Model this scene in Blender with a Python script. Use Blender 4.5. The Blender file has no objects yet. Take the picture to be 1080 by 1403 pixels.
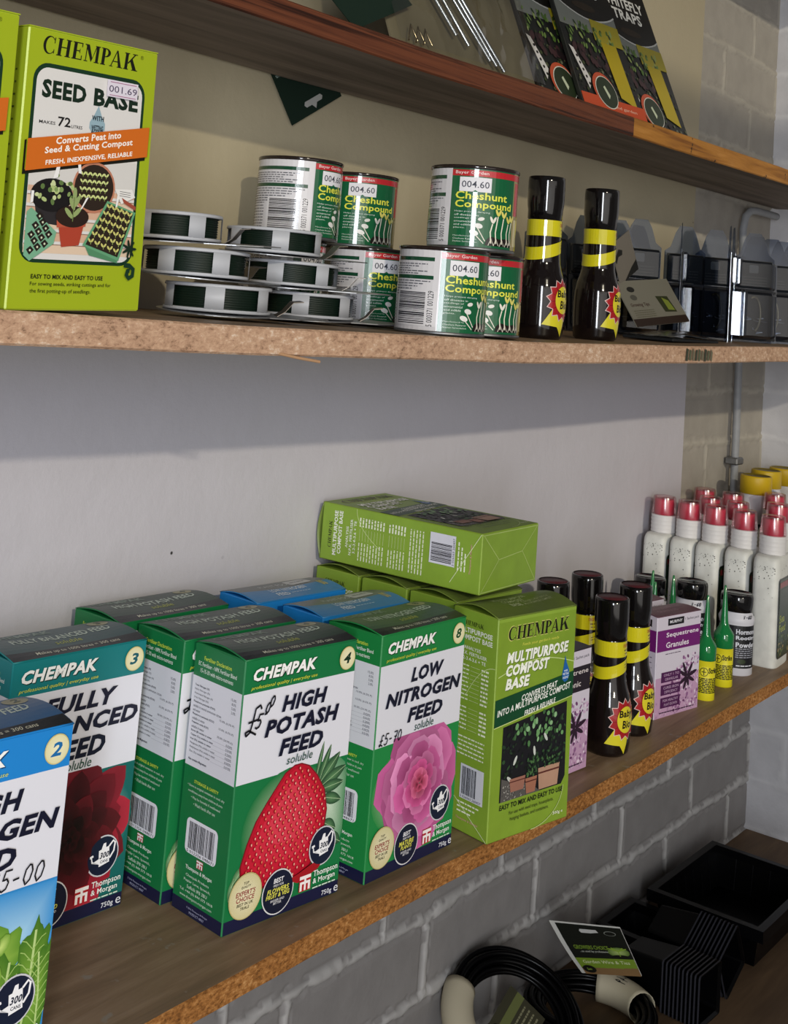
import bpy, math, random
from math import sin, cos, pi, radians, sqrt
from mathutils import Vector, Matrix
from mathutils.geometry import tessellate_polygon

scene = bpy.context.scene
COL = scene.collection
rnd = random.Random(7)

# ------------------------------------------------------------------ camera
F_PX, PPX, PPY = 1723.834, -16.342, -511.021
cam_d = bpy.data.cameras.new('camera')
cam_d.sensor_fit = 'HORIZONTAL'
cam_d.sensor_width = 36.0
cam_d.lens = F_PX / 1080 * 36.0
cam_d.shift_x = -PPX / 1080
cam_d.shift_y = PPY / 1080
cam_d.clip_start = 0.01
cam = bpy.data.objects.new('camera', cam_d)
COL.objects.link(cam)
RIGHT = Vector((0.6022, -0.7943, 0.0804))
DOWN = Vector((0.1475, 0.0117, -0.9890))
FWD = Vector((0.7846, 0.6074, 0.1242))
CAM = Vector((-0.8557, -0.8422, 0.9831))
m3 = Matrix((RIGHT.normalized(), (-DOWN).normalized(), (-FWD).normalized())).transposed()
cam.matrix_world = Matrix.Translation(CAM) @ m3.to_4x4()
scene.camera = cam

# ------------------------------------------------------------------ light
scene.view_settings.view_transform = 'Standard'
scene.view_settings.look = 'None'
scene.view_settings.gamma = 1.0
scene.view_settings.use_curve_mapping = False
scene.view_settings.exposure = 0.0

world = bpy.data.worlds.new('daylight')
scene.world = world
world.use_nodes = True
wn = world.node_tree.nodes
bg = wn['Background']
bg.inputs[0].default_value = (1.0, 0.96, 0.92, 1)
bg.inputs[1].default_value = 0.10

def area(name, loc, target, sx, sy, power, color):
    l = bpy.data.lights.new(name, 'AREA')
    l.shape = 'RECTANGLE'; l.size = sx; l.size_y = sy
    l.energy = power; l.color = color
    o = bpy.data.objects.new(name, l); COL.objects.link(o)
    o.location = loc
    d = Vector(target) - Vector(loc)
    o.rotation_euler = d.to_track_quat('-Z', 'Y').to_euler()
    return o
# daylight through the doorway behind the camera, plus an added wide fill lamp
area('doorway_daylight', (-2.35, -2.05, 1.10), (0.2, -0.1, 0.75), 0.34, 1.5, 50, (0.90, 0.94, 1.0))
area('soft_fill', (-0.7, -2.3, 0.75), (0.3, 0.0, 0.7), 2.4, 1.6, 13, (1.0, 0.95, 0.90))
sun_d = bpy.data.lights.new('low_sun', 'SUN')
sun_d.energy = 1.1; sun_d.color = (1.0, 0.90, 0.70); sun_d.angle = radians(1.2)
sun = bpy.data.objects.new('low_sun', sun_d); COL.objects.link(sun)
sun.location = (-1.5, -3.0, 2.4)
sun.rotation_euler = Vector((0.60, 1.0, -0.412)).to_track_quat('-Z', 'Y').to_euler()

# ------------------------------------------------------------------ helpers
def lin(c):
    if isinstance(c, str):
        c = c.lstrip('#'); c = [int(c[i:i + 2], 16) for i in (0, 2, 4)]
    out = []
    for v in c[:3]:
        v = v / 255.0
        out.append(v / 12.92 if v <= 0.04045 else ((v + 0.055) / 1.055) ** 2.4)
    return (out[0], out[1], out[2], 1.0)

def mix(a, b, t):
    return tuple(a[i] * (1 - t) + b[i] * t for i in range(3))

def tag(o, label=None, cat=None, group=None, kind=None):
    if label: o['label'] = label
    if cat: o['category'] = cat
    if group: o['group'] = group
    if kind: o['kind'] = kind
    return o

def thing(name, label, cat, loc=(0, 0, 0), rot=(0, 0, 0), group=None):
    o = bpy.data.objects.new(name, None)
    COL.objects.link(o)
    o.empty_display_size = 0.03
    o.location = loc; o.rotation_euler = rot
    return tag(o, label, cat, group)

def dup(root, label, loc=None, rot=None):
    def cp(o, parent):
        c = o.copy(); COL.objects.link(c)
        c.parent = parent
        for ch in [x for x in kids.get(o, [])]:
            cp(ch, c)
        return c
    kids = {}
    for o in bpy.data.objects:
        if o.parent: kids.setdefault(o.parent, []).append(o)
    r = cp(root, None)
    r['label'] = label
    if loc is not None: r.location = loc
    if rot is not None: r.rotation_euler = rot
    return r

# ---- materials
def nodes_of(m):
    m.use_nodes = True
    nt = m.node_tree
    return nt, nt.nodes, nt.links, nt.nodes['Principled BSDF']

def vmat(name, rough=0.4, spec=0.5, metal=0.0, bump=0.0, bscale=300, noise=0.0, nscale=60, coat=0.0, trans=0.0):
    """material coloured by the printed colour attribute"""
    m = bpy.data.materials.new(name)
    nt, n, l, b = nodes_of(m)
    a = n.new('ShaderNodeAttribute'); a.attribute_name = 'Col'
    src = a.outputs['Color']
    tc = n.new('ShaderNodeTexCoord')
    if noise:
        nz = n.new('ShaderNodeTexNoise'); nz.inputs['Scale'].default_value = nscale; nz.inputs['Detail'].default_value = 5
        l.new(tc.outputs['Object'], nz.inputs['Vector'])
        mr = n.new('ShaderNodeMapRange'); mr.inputs[1].default_value = 0.3; mr.inputs[2].default_value = 0.7
        mr.inputs[3].default_value = 1 - noise; mr.inputs[4].default_value = 1 + noise * 0.4
        l.new(nz.outputs['Fac'], mr.inputs[0])
        mx = n.new('ShaderNodeVectorMath'); mx.operation = 'SCALE'
        l.new(src, mx.inputs[0]); l.new(mr.outputs[0], mx.inputs['Scale'])
        src = mx.outputs[0]
    l.new(src, b.inputs['Base Color'])
    b.inputs['Roughness'].default_value = rough
    b.inputs['Specular IOR Level'].default_value = spec
    b.inputs['Metallic'].default_value = metal
    b.inputs['Coat Weight'].default_value = coat
    b.inputs['Coat Roughness'].default_value = 0.12
    b.inputs['Transmission Weight'].default_value = trans
    if bump:
        nb = n.new('ShaderNodeTexNoise'); nb.inputs['Scale'].default_value = bscale; nb.inputs['Detail'].default_value = 3
        l.new(tc.outputs['Object'], nb.inputs['Vector'])
        bp = n.new('ShaderNodeBump'); bp.inputs['Strength'].default_value = bump; bp.inputs['Distance'].default_value = 0.001
        l.new(nb.outputs['Fac'], bp.inputs['Height']); l.new(bp.outputs[0], b.inputs['Normal'])
    return m

def film(name, tint=(1, 1, 1), rough=0.08, gloss=0.12, fres=0.55):
    m = bpy.data.materials.new(name); m.use_nodes = True
    n, l = m.node_tree.nodes, m.node_tree.links
    for x in list(n):
        if x.type == 'BSDF_PRINCIPLED': n.remove(x)
    out = [x for x in n if x.type == 'OUTPUT_MATERIAL'][0]
    t = n.new('ShaderNodeBsdfTransparent'); t.inputs[0].default_value = (*tint, 1)
    g = n.new('ShaderNodeBsdfGlossy'); g.inputs[0].default_value = (1, 1, 1, 1); g.inputs['Roughness'].default_value = rough
    lw = n.new('ShaderNodeLayerWeight'); lw.inputs[0].default_value = 0.25
    ad = n.new('ShaderNodeMath'); ad.operation = 'ADD'; ad.inputs[1].default_value = gloss * 0.5; ad.use_clamp = True
    ml = n.new('ShaderNodeMath'); ml.operation = 'MULTIPLY'; ml.inputs[1].default_value = fres
    l.new(lw.outputs['Fresnel'], ml.inputs[0]); l.new(ml.outputs[0], ad.inputs[0])
    mx = n.new('ShaderNodeMixShader')
    l.new(ad.outputs[0], mx.inputs[0]); l.new(t.outputs[0], mx.inputs[1]); l.new(g.outputs[0], mx.inputs[2])
    l.new(mx.outputs[0], out.inputs[0])
    return m

M_CARD = vmat('printed_carton', rough=0.36, spec=0.5, bump=0.05, bscale=500)
M_WORN = vmat('worn_carton', rough=0.42, spec=0.5, bump=0.12, bscale=120, noise=0.10, nscale=40)
M_PAPER = vmat('paper_label', rough=0.6, spec=0.3)
M_TIN = vmat('glossy_tin_label', rough=0.22, spec=0.6, coat=0.4)
M_GLOSS = vmat('glossy_plastic', rough=0.09, spec=0.5, coat=0.3)
M_MATT = vmat('matt_plastic', rough=0.45, spec=0.4)
M_DIRTY = vmat('dusty_plastic', rough=0.5, spec=0.4, noise=0.14, nscale=55)
M_METAL = vmat('bright_metal', rough=0.25, metal=1.0)
M_DULL = vmat('dull_metal', rough=0.42, metal=0.9, noise=0.25, nscale=90)
M_BLACKP = vmat('black_plastic', rough=0.30, spec=0.16)
M_CLEAR = film('clear_film', (0.95, 0.95, 0.92), 0.12, 0.22)
M_SHELL = film('clear_blister', (0.42, 0.47, 0.56), 0.09, 0.10, 0.18)
M_PINK = film('clear_pink_cup', (0.98, 0.80, 0.82), 0.22, 0.22)

# ---- mesh accumulator
class Sh:
    def __init__(s, col='#808080'):
        s.v = []; s.f = []; s.c = []; s.m = []; s.s = []
        s.col = lin(col) if not isinstance(col, tuple) else col
        s.mi = 0; s.T = Matrix.Identity(4)
    def add(s, vs, fs, col=None, smooth=False, vcols=None, mi=None):
        o = len(s.v)
        s.v += [tuple(s.T @ Vector(p)) for p in vs]
        c = s.col if col is None else (lin(col) if not (isinstance(col, tuple) and len(col) == 4) else col)
        for f in fs:
            s.f.append([i + o for i in f])
            s.c.append([vcols[i] for i in f] if vcols else [c] * len(f))
            s.m.append(s.mi if mi is None else mi); s.s.append(smooth)
    def box(s, a, b, col=None, bev=0.0):
        x0, y0, z0 = a; x1, y1, z1 = b
        if bev <= 0:
            s.add([(x0, y0, z0), (x1, y0, z0), (x1, y1, z0), (x0, y1, z0), (x0, y0, z1), (x1, y0, z1), (x1, y1, z1), (x0, y1, z1)],
                  [(0, 3, 2, 1), (4, 5, 6, 7), (0, 1, 5, 4), (1, 2, 6, 5), (2, 3, 7, 6), (3, 0, 4, 7)], col)
            return
        # chamfered box
        e = bev; vs = []; idx = {}
        for i, X in enumerate((x0, x1)):
            for j, Y in enumerate((y0, y1)):
                for k, Z in enumerate((z0, z1)):
                    sx = 1 if i == 0 else -1; sy = 1 if j == 0 else -1; sz = 1 if k == 0 else -1
                    for ax in range(3):
                        p = [X + sx * e, Y + sy * e, Z + sz * e]; p[ax] = (X, Y, Z)[ax]
                        idx[(i, j, k, ax)] = len(vs); vs.append(tuple(p))
        fs = []
        for i in (0, 1): fs.append([idx[(i, j, k, 0)] for j, k in ((0, 0), (0, 1), (1, 1), (1, 0))][::(1 if i == 0 else -1)])
        for j in (0, 1): fs.append([idx[(i, j, k, 1)] for i, k in ((0, 0), (1, 0), (1, 1), (0, 1))][::(1 if j == 0 else -1)])
        for k in (0, 1): fs.append([idx[(i, j, k, 2)] for i, j in ((0, 0), (0, 1), (1, 1), (1, 0))][::(1 if k == 0 else -1)])
        for i in (0, 1):
            for j in (0, 1): fs.append([idx[(i, j, 0, 0)], idx[(i, j, 1, 0)], idx[(i, j, 1, 1)], idx[(i, j, 0, 1)]])
        for i in (0, 1):
            for k in (0, 1): fs.append([idx[(i, 0, k, 0)], idx[(i, 1, k, 0)], idx[(i, 1, k, 2)], idx[(i, 0, k, 2)]])
        for j in (0, 1):
            for k in (0, 1): fs.append([idx[(0, j, k, 1)], idx[(1, j, k, 1)], idx[(1, j, k, 2)], idx[(0, j, k, 2)]])
        for i in (0, 1):
            for j in (0, 1):
                for k in (0, 1): fs.append([idx[(i, j, k, 0)], idx[(i, j, k, 1)], idx[(i, j, k, 2)]])
        s.add(vs, fs, col)
    def lathe(s, prof, n=40, col=None, smooth=True, a0=0.0, a1=2 * pi):
        vs = []; vc = []; full = abs(a1 - a0 - 2 * pi) < 1e-6
        k = n if full else n + 1
        for p in prof:
            c = lin(p[2]) if len(p) > 2 else (s.col if col is None else lin(col))
            for i in range(k):
                a = a0 + (a1 - a0) * i / n
                vs.append((p[0] * sin(a), -p[0] * cos(a), p[1])); vc.append(c)
        fs = []
        for j in range(len(prof) - 1):
            for i in range(n):
                i2 = (i + 1) % k
                q = (j * k + i, j * k + i2, (j + 1) * k + i2, (j + 1) * k + i)
                if prof[j][0] < 1e-7: q = (q[0], q[2], q[3])
                elif prof[j + 1][0] < 1e-7: q = (q[0], q[1], q[2])
                fs.append(q)
        o = len(s.v)
        s.v += [tuple(s.T @ Vector(p)) for p in vs]
        for q in fs:
            s.f.append([i + o for i in q])
            row = min(q) // k
            c = vc[(row + 1) * k] if len(prof[row + 1]) > 2 else vc[row * k]
            s.c.append([c] * len(q)); s.m.append(s.mi); s.s.append(smooth)
    def tube(s, pts, r, n=8, col=None, closed=False, rfun=None):
        pts = [Vector(p) for p in pts]; vs = []; fs = []; N = len(pts)
        up = Vector((0, 0, 1)); prev = None
        for i, p in enumerate(pts):
            if closed: t = pts[(i + 1) % N] - pts[i - 1]
            else: t = pts[min(i + 1, N - 1)] - pts[max(i - 1, 0)]
            t = t.normalized() if t.length > 0 else Vector((0, 0, 1))
            if prev is None:
                a = t.cross(up)
                if a.length < 0.01: a = t.cross(Vector((1, 0, 0)))
            else: a = prev - t * prev.dot(t)
            a.normalize(); prev = a; b = t.cross(a)
            rr = r if rfun is None else rfun(i / max(1, N - 1))
            for k in range(n):
                th = 2 * pi * k / n
                vs.append(p + a * (rr * cos(th)) + b * (rr * sin(th)))
        for i in range(N if closed else N - 1):
            i2 = (i + 1) % N
            for k in range(n):
                k2 = (k + 1) % n
                fs.append((i * n + k, i * n + k2, i2 * n + k2, i2 * n + k))
        s.add(vs, fs, col, True)
        if not closed: s.add(vs, [tuple(range(n))[::-1], tuple(range((N - 1) * n, N * n))], col)
    def prism(s, poly, y0, y1, col=None):
        """polygon in x,z extruded along y"""
        n = len(poly)
        tri = tessellate_polygon([[Vector((p[0], p[1], 0)) for p in poly]])
        vs = [(p[0], y0, p[1]) for p in poly] + [(p[0], y1, p[1]) for p in poly]
        fs = [tuple(t) for t in tri] + [tuple(i + n for i in t)[::-1] for t in tri]
        fs += [(i, (i + 1) % n, (i + 1) % n + n, i + n) for i in range(n)]
        s.add(vs, fs, col)
    def build(s, name, mats, parent=None, loc=None, rot=None):
        me = bpy.data.meshes.new(name)
        me.from_pydata(s.v, [], s.f)
        at = me.color_attributes.new('Col', 'FLOAT_COLOR', 'CORNER')
        flat = []
        for c in s.c:
            for q in c: flat.extend(q)
        if len(flat) == len(at.data) * 4: at.data.foreach_set('color', flat)
        if not isinstance(mats, (list, tuple)): mats = [mats]
        for m in mats: me.materials.append(m)
        me.polygons.foreach_set('material_index', s.m)
        me.polygons.foreach_set('use_smooth', s.s)
        me.update()
        o = bpy.data.objects.new(name, me); COL.objects.link(o)
        if parent: o.parent = parent
        if loc: o.location = loc
        if rot: o.rotation_euler = rot
        return o

# ---- lettering
_tc = {}
def glyphs(t, bold=0.0, shear=0.0):
    k = (t, bold, shear)
    if k not in _tc:
        cu = bpy.data.curves.new('t', 'FONT'); cu.body = t; cu.offset = bold; cu.shear = shear; cu.resolution_u = 2; cu.space_character = 1.0 + bold * 1.8
        ob = bpy.data.objects.new('t', cu)
        me = ob.to_mesh()
        vs = [(v.co.x, v.co.y) for v in me.vertices]; fs = [tuple(p.vertices) for p in me.polygons]
        ob.to_mesh_clear(); bpy.data.objects.remove(ob); bpy.data.curves.remove(cu)
        x0 = min(v[0] for v in vs); x1 = max(v[0] for v in vs); y0 = min(v[1] for v in vs); y1 = max(v[1] for v in vs)
        _tc[k] = ([((x - x0) / (x1 - x0), (y - y0) / (y1 - y0)) for x, y in vs], fs, (x1 - x0) / (y1 - y0))
    return _tc[k]

class Canvas:
    """flat printing on a face: u,v in 0..1 map to metres w,h; fn(x,y,lift) gives the 3D point"""
    def __init__(s, sh, w, h, fn, step=0.00012, sub=None):
        s.sh = sh; s.w = w; s.h = h; s.fn = fn; s.step = step; s.sub = sub; s.L = 1; s.mi = 0; s.sub2 = False; s.nd = 0
    def P(s, u, v): return s.fn(u * s.w, v * s.h, s.L * s.step + s.nd * 1.5e-6)
    def raw(s, pts, fs, col, vcols=None):
        if s.sub:
            # printing wrapped round a curve: split long triangles so they follow it
            pts = [tuple(p) for p in pts]; vc = list(vcols) if vcols else None; out = []
            st = []
            for f in fs: st += [(f[0], f[i], f[i + 1]) for i in range(1, len(f) - 1)]
            mid = {}
            while st:
                t = st.pop(); best = 0
                for k in range(3):
                    d = abs(pts[t[k]][0] - pts[t[(k + 1) % 3]][0]) * s.w
                    e = abs(pts[t[k]][1] - pts[t[(k + 1) % 3]][1]) * s.h * (0.6 if s.sub2 else 0)
                    d = max(d, e)
                    if d > best: best, kk = d, k
                if best <= s.sub * 1.01: out.append(t); continue
                a, b, c = t[kk], t[(kk + 1) % 3], t[(kk + 2) % 3]; key = (min(a, b), max(a, b))
                if key not in mid:
                    mid[key] = len(pts); pts.append(((pts[a][0] + pts[b][0]) / 2, (pts[a][1] + pts[b][1]) / 2))
                    if vc: vc.append(tuple((vc[a][q] + vc[b][q]) / 2 for q in range(4)))
                m_ = mid[key]; st += [(a, m_, c), (m_, b, c)]
            fs, vcols = out, vc
        s.nd += 1
        s.sh.add([s.P(*p) for p in pts], fs, col, vcols=vcols, mi=s.mi)
    def rect(s, u0, v0, u1, v1, col, col2=None):
        n = 1 if not s.sub else max(1, int(abs(u1 - u0) * s.w / s.sub + 0.99))
        pts = []; vc = []
        for i in range(n + 1):
            u = u0 + (u1 - u0) * i / n
            pts += [(u, v0), (u, v1)]; vc += [lin(col), lin(col2 or col)]
        s.raw(pts, [(2 * i, 2 * i + 2, 2 * i + 3, 2 * i + 1) for i in range(n)], col, vc if col2 else None)
    def poly(s, pts, col):
        tri = tessellate_polygon([[Vector((p[0] * s.w, p[1] * s.h, 0)) for p in pts]])
        a = 0
        for i in range(len(pts)):
            x0, y0 = pts[i]; x1, y1 = pts[(i + 1) % len(pts)]; a += x0 * y1 - x1 * y0
        fs = []
        for t in tri:
            p, q, r = (pts[i] for i in t)
            c = (q[0] - p[0]) * (r[1] - p[1]) - (r[0] - p[0]) * (q[1] - p[1])
            fs.append(tuple(t) if c > 0 else tuple(t)[::-1])
        s.raw(pts, fs, col)
    def fan(s, c, ring, cc, rc):
        n = len(ring); pts = [c] + list(ring)
        s.raw(pts, [(0, i + 1, (i + 1) % n + 1) for i in range(n)], '#000000', [lin(cc)] + [lin(rc)] * n)
    def disc(s, u, v, r, col, n=28, rv=None, rot=0.0, cc=None):
        rv = rv or r; ring = []
        for i in range(n):
            a = 2 * pi * i / n; x = r * cos(a); y = rv * sin(a)
            ring.append((u + (x * cos(rot) - y * sin(rot)) / s.w, v + (x * sin(rot) + y * cos(rot)) / s.h))
        s.fan((u, v), ring, cc or col, col)
    def text(s, t, u0, v0, u1, v1, col, bold=0.0, shear=0.0, rot90=False):
        g, fs, _ = glyphs(t, bold, shear)
        if rot90: pts = [(u1 - y * (u1 - u0), v0 + x * (v1 - v0)) for x, y in g]
        else: pts = [(u0 + x * (u1 - u0), v0 + y * (v1 - v0)) for x, y in g]
        s.raw(pts, fs, col)
    def textc(s, t, u, v, h, col, bold=0.0, shear=0.0, wmax=None):
        """centred line, h in metres"""
        g, fs, asp = glyphs(t, bold, shear); w = h * asp
        if wmax and w > wmax: w = wmax
        s.text(t, u - w / s.w / 2, v - h / s.h / 2, u + w / s.w / 2, v + h / s.h / 2, col, bold, shear)
    def line(s, pts, wd, col):
        """ribbon through points, wd in metres"""
        P = [Vector((p[0] * s.w, p[1] * s.h)) for p in pts]; vs = []
        for i, p in enumerate(P):
            t = P[min(i + 1, len(P) - 1)] - P[max(0, i - 1)]
            if t.length < 1e-9: t = Vector((1, 0))
            t.normalize(); nrm = Vector((-t.y, t.x)) * wd / 2
            vs += [((p + nrm).x / s.w, (p + nrm).y / s.h), ((p - nrm).x / s.w, (p - nrm).y / s.h)]
        s.raw(vs, [(2 * i, 2 * i + 1, 2 * i + 3, 2 * i + 2) for i in range(len(P) - 1)], col)
    def blob(s, t0, v, u0, u1, h, col, seed=0):
        """a line of print too small to read: short word-length marks"""
        r = random.Random(seed + int(v * 1000)); u = u0
        while u < u1:
            wl = r.uniform(0.0018, 0.006) / s.w
            e = min(u1, u + wl)
            s.rect(u, v - h / s.h / 2, e, v + h / s.h / 2, col)
            u = e + 0.0009 / s.w
    def barcode(s, u0, v0, u1, v1, col='#15151c', n=30, seed=3, horiz=False):
        r = random.Random(seed); a = 0.0; widths = []
        for i in range(2 * n): widths.append(r.choice((1, 1, 2, 3) if i % 2 == 0 else (1, 1, 2)))
        tot = sum(widths)
        for i, w in enumerate(widths):
            if i % 2 == 0:
                if horiz: s.rect(u0, v0 + (v1 - v0) * a / tot, u1, v0 + (v1 - v0) * (a + w) / tot, col)
                else: s.rect(u0 + (u1 - u0) * a / tot, v0, u0 + (u1 - u0) * (a + w) / tot, v1, col)
            a += w
    def rrect(s, u0, v0, u1, v1, r, col, n=5):
        ru, rv = r / s.w, r / s.h; pts = []
        for cu, cv, a0 in ((u1 - ru, v0 + rv, -90), (u1 - ru, v1 - rv, 0), (u0 + ru, v1 - rv, 90), (u0 + ru, v0 + rv, 180)):
            for i in range(n + 1):
                a = radians(a0 + 90 * i / n); pts.append((cu + ru * cos(a), cv + rv * sin(a)))
        s.fan(((u0 + u1) / 2, (v0 + v1) / 2), pts, col, col)

def flat(o, U, V):
    o, U, V = Vector(o), Vector(U).normalized(), Vector(V).normalized(); N = U.cross(V)
    return lambda x, y, d: tuple(o + U * x + V * y + N * d)
def cyl(r, z0, a_c=0.0):
    rf = r if callable(r) else (lambda z: r)
    def fn(x, y, d):
        rr = rf(z0 + y); a = a_c + x / rf(z0) if not callable(r) else a_c + x / r(0.03)
        return ((rr + d) * sin(a), -(rr + d) * cos(a), z0 + y)
    return fn

def serif_chempak(c, u0, v0, u1, v1, col, shear=0.12):
    """the seven letters of the serif word mark drawn with thick and thin strokes"""
    W = 7.6
    def T(x, y): return (u0 + (x + shear * y * 0.8) / (W + 0.1) * (u1 - u0), v0 + y * (v1 - v0))
    def q(*p): c.poly([T(*a) for a in p], col)
    def bar(x0, y0, x1, y1): q((x0, y0), (x1, y0), (x1, y1), (x0, y1))
    def stem(x, w=0.24):
        bar(x, 0, x + w, 1); bar(x - 0.09, 0, x + w + 0.09, 0.055); bar(x - 0.09, 0.945, x + w + 0.09, 1)
    # C
    pts_o = []; pts_i = []
    for i in range(25):
        a = radians(42 + (318 - 42) * i / 24)
        pts_o.append((0.47 + 0.47 * cos(a), 0.5 + 0.52 * sin(a)))
        pts_i.append((0.53 + 0.33 * cos(a), 0.5 + 0.46 * sin(a)))
    q(*(pts_o + pts_i[::-1])); bar(0.8, 0.64, 0.86, 0.98); bar(0.8, 0.06, 0.86, 0.3)
    # H
    stem(1.13); stem(1.77); bar(1.3, 0.48, 1.85, 0.54)
    # E
    stem(2.3); bar(2.5, 0, 3.0, 0.06); bar(2.5, 0.94, 2.98, 1); bar(2.5, 0.48, 2.82, 0.54)
    bar(2.93, 0.03, 3.0, 0.27); bar(2.91, 0.76, 2.98, 0.97); bar(2.77, 0.38, 2.82, 0.64)
    # M
    bar(3.28, 0, 3.35, 1); bar(3.17, 0, 3.47, 0.05); stem(4.08, 0.22)
    q((3.2, 1), (3.48, 1), (3.84, 0.22), (3.74, 0.0)); q((3.74, 0), (3.84, 0.22), (4.14, 1), (4.06, 1)); bar(3.15, 0.95, 3.4, 1)
    # P
    stem(4.58)
    po = [(4.8 + 0.46 * cos(radians(90 - 180 * i / 14)), 0.73 + 0.27 * sin(radians(90 - 180 * i / 14))) for i in range(15)]
    pi_ = [(4.8 + 0.24 * cos(radians(90 - 180 * i / 14)), 0.73 + 0.215 * sin(radians(90 - 180 * i / 14))) for i in range(15)]
    q(*(po + pi_[::-1]))
    # A
    q((5.32, 0), (5.4, 0), (5.78, 0.92), (5.74, 1)); q((5.72, 1), (5.84, 1), (6.24, 0), (5.98, 0)); bar(5.48, 0.3, 6.0, 0.36)
    bar(5.24, 0, 5.52, 0.05); bar(5.88, 0, 6.33, 0.05)
    # K
    stem(6.5); q((6.72, 0.4), (6.8, 0.36), (7.36, 0.96), (7.24, 0.96)); q((6.9, 0.56), (7.08, 0.72), (7.52, 0.03), (7.2, 0.03))
    bar(7.08, 0.95, 7.5, 1); bar(7.1, 0, 7.62, 0.05)

def hand(c, t, u, v, h, col='#101018', slant=0.25, wd=0.0011):
    """felt pen figures; u,v lower left, h in metres"""
    G = {'£': [[(.75, .85), (.6, 1), (.35, .9), (.35, .5), (.3, .1), (.1, 0), (.0, .12), (.2, .18), (.75, -.02)], [(.05, .45), (.65, .5)]],
         '5': [[(.8, 1), (.25, 1), (.18, .55), (.5, .6), (.7, .4), (.6, .1), (.3, 0), (.05, .12)]],
         '-': [[(.1, .42), (.6, .46)]],
         '0': [[(.35, 1), (.08, .75), (.05, .3), (.3, 0), (.6, .2), (.68, .65), (.5, .95), (.3, .98)]],
         '7': [[(.05, .95), (.75, 1), (.35, 0)], [(.2, .5), (.7, .52)]],
         '1': [[(.3, 1), (.3, 0)]], '6': [[(.6, 1), (.2, .6), (.1, .2), (.35, 0), (.6, .2), (.45, .45), (.15, .3)]],
         '4': [[(.5, 1), (.1, .4), (.7, .42)], [(.55, .7), (.5, 0)]], '8': [[(.4, .5), (.15, .75), (.4, 1), (.6, .75), (.1, .25), (.35, 0), (.6, .25), (.4, .5)]],
         '9': [[(.6, .7), (.4, .95), (.15, .75), (.3, .5), (.6, .7), (.5, 0)]], '.': [[(.2, .02), (.3, .06)]]}
    x = 0.0
    for ch in t:
        for st in G[ch]:
            pts = []
            for i in range(len(st) - 1):
                for k in range(3):
                    f = k / 3; pts.append((st[i][0] * (1 - f) + st[i + 1][0] * f, st[i][1] * (1 - f) + st[i + 1][1] * f))
            pts.append(st[-1])
            c.line([(u + (x + p[0] * 0.75 + slant * p[1]) * h / c.w, v + p[1] * h / c.h) for p in pts], wd, col)
        x += 0.72

# ------------------------------------------------------------------ setting
def ramp(n, pts):
    r = n.new('ShaderNodeValToRGB'); e = r.color_ramp.elements
    e[0].position, e[0].color = pts[0][0], lin(pts[0][1]); e[1].position, e[1].color = pts[-1][0], lin(pts[-1][1])
    for p, c in pts[1:-1]:
        k = e.new(p); k.color = lin(c)
    return r

def grain(name, pts, stretch=(1.5, 40, 40), scale=1.0, rough=0.6, bump=0.3, speck=None, detail=6):
    m = bpy.data.materials.new(name)
    nt, n, l, b = nodes_of(m)
    tc = n.new('ShaderNodeTexCoord'); mp = n.new('ShaderNodeMapping'); mp.inputs['Scale'].default_value = [x * scale for x in stretch]
    l.new(tc.outputs['Object'], mp.inputs[0])
    nz = n.new('ShaderNodeTexNoise'); nz.inputs['Scale'].default_value = 1.0; nz.inputs['Detail'].default_value = detail; nz.inputs['Roughness'].default_value = 0.6; nz.inputs['Distortion'].default_value = 0.4
    l.new(mp.outputs[0], nz.inputs['Vector'])
    r = ramp(n, pts); l.new(nz.outputs['Fac'], r.inputs[0])
    src = r.outputs[0]
    if speck:
        n2 = n.new('ShaderNodeTexNoise'); n2.inputs['Scale'].default_value = speck[0]; n2.inputs['Detail'].default_value = 4
        l.new(tc.outputs['Object'], n2.inputs['Vector'])
        r2 = ramp(n, [(speck[1], '#ffffff'), (speck[2], '#000000')]); l.new(n2.outputs['Fac'], r2.inputs[0])
        mx = n.new('ShaderNodeMix'); mx.data_type = 'RGBA'
        l.new(r2.outputs[0], mx.inputs[0]); l.new(src, mx.inputs[6]); mx.inputs[7].default_value = lin(speck[3]); 
        inv = n.new('ShaderNodeInvert'); l.new(r2.outputs[0], inv.inputs[1]); l.new(inv.outputs[0], mx.inputs[0])
        src = mx.outputs[2]
    l.new(src, b.inputs['Base Color']); b.inputs['Roughness'].default_value = rough; b.inputs['Specular IOR Level'].default_value = 0.3
    bp = n.new('ShaderNodeBump'); bp.inputs['Strength'].default_value = bump; bp.inputs['Distance'].default_value = 0.002
    l.new(nz.outputs['Fac'], bp.inputs['Height']); l.new(bp.outputs[0], b.inputs['Normal'])
    return m

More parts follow.
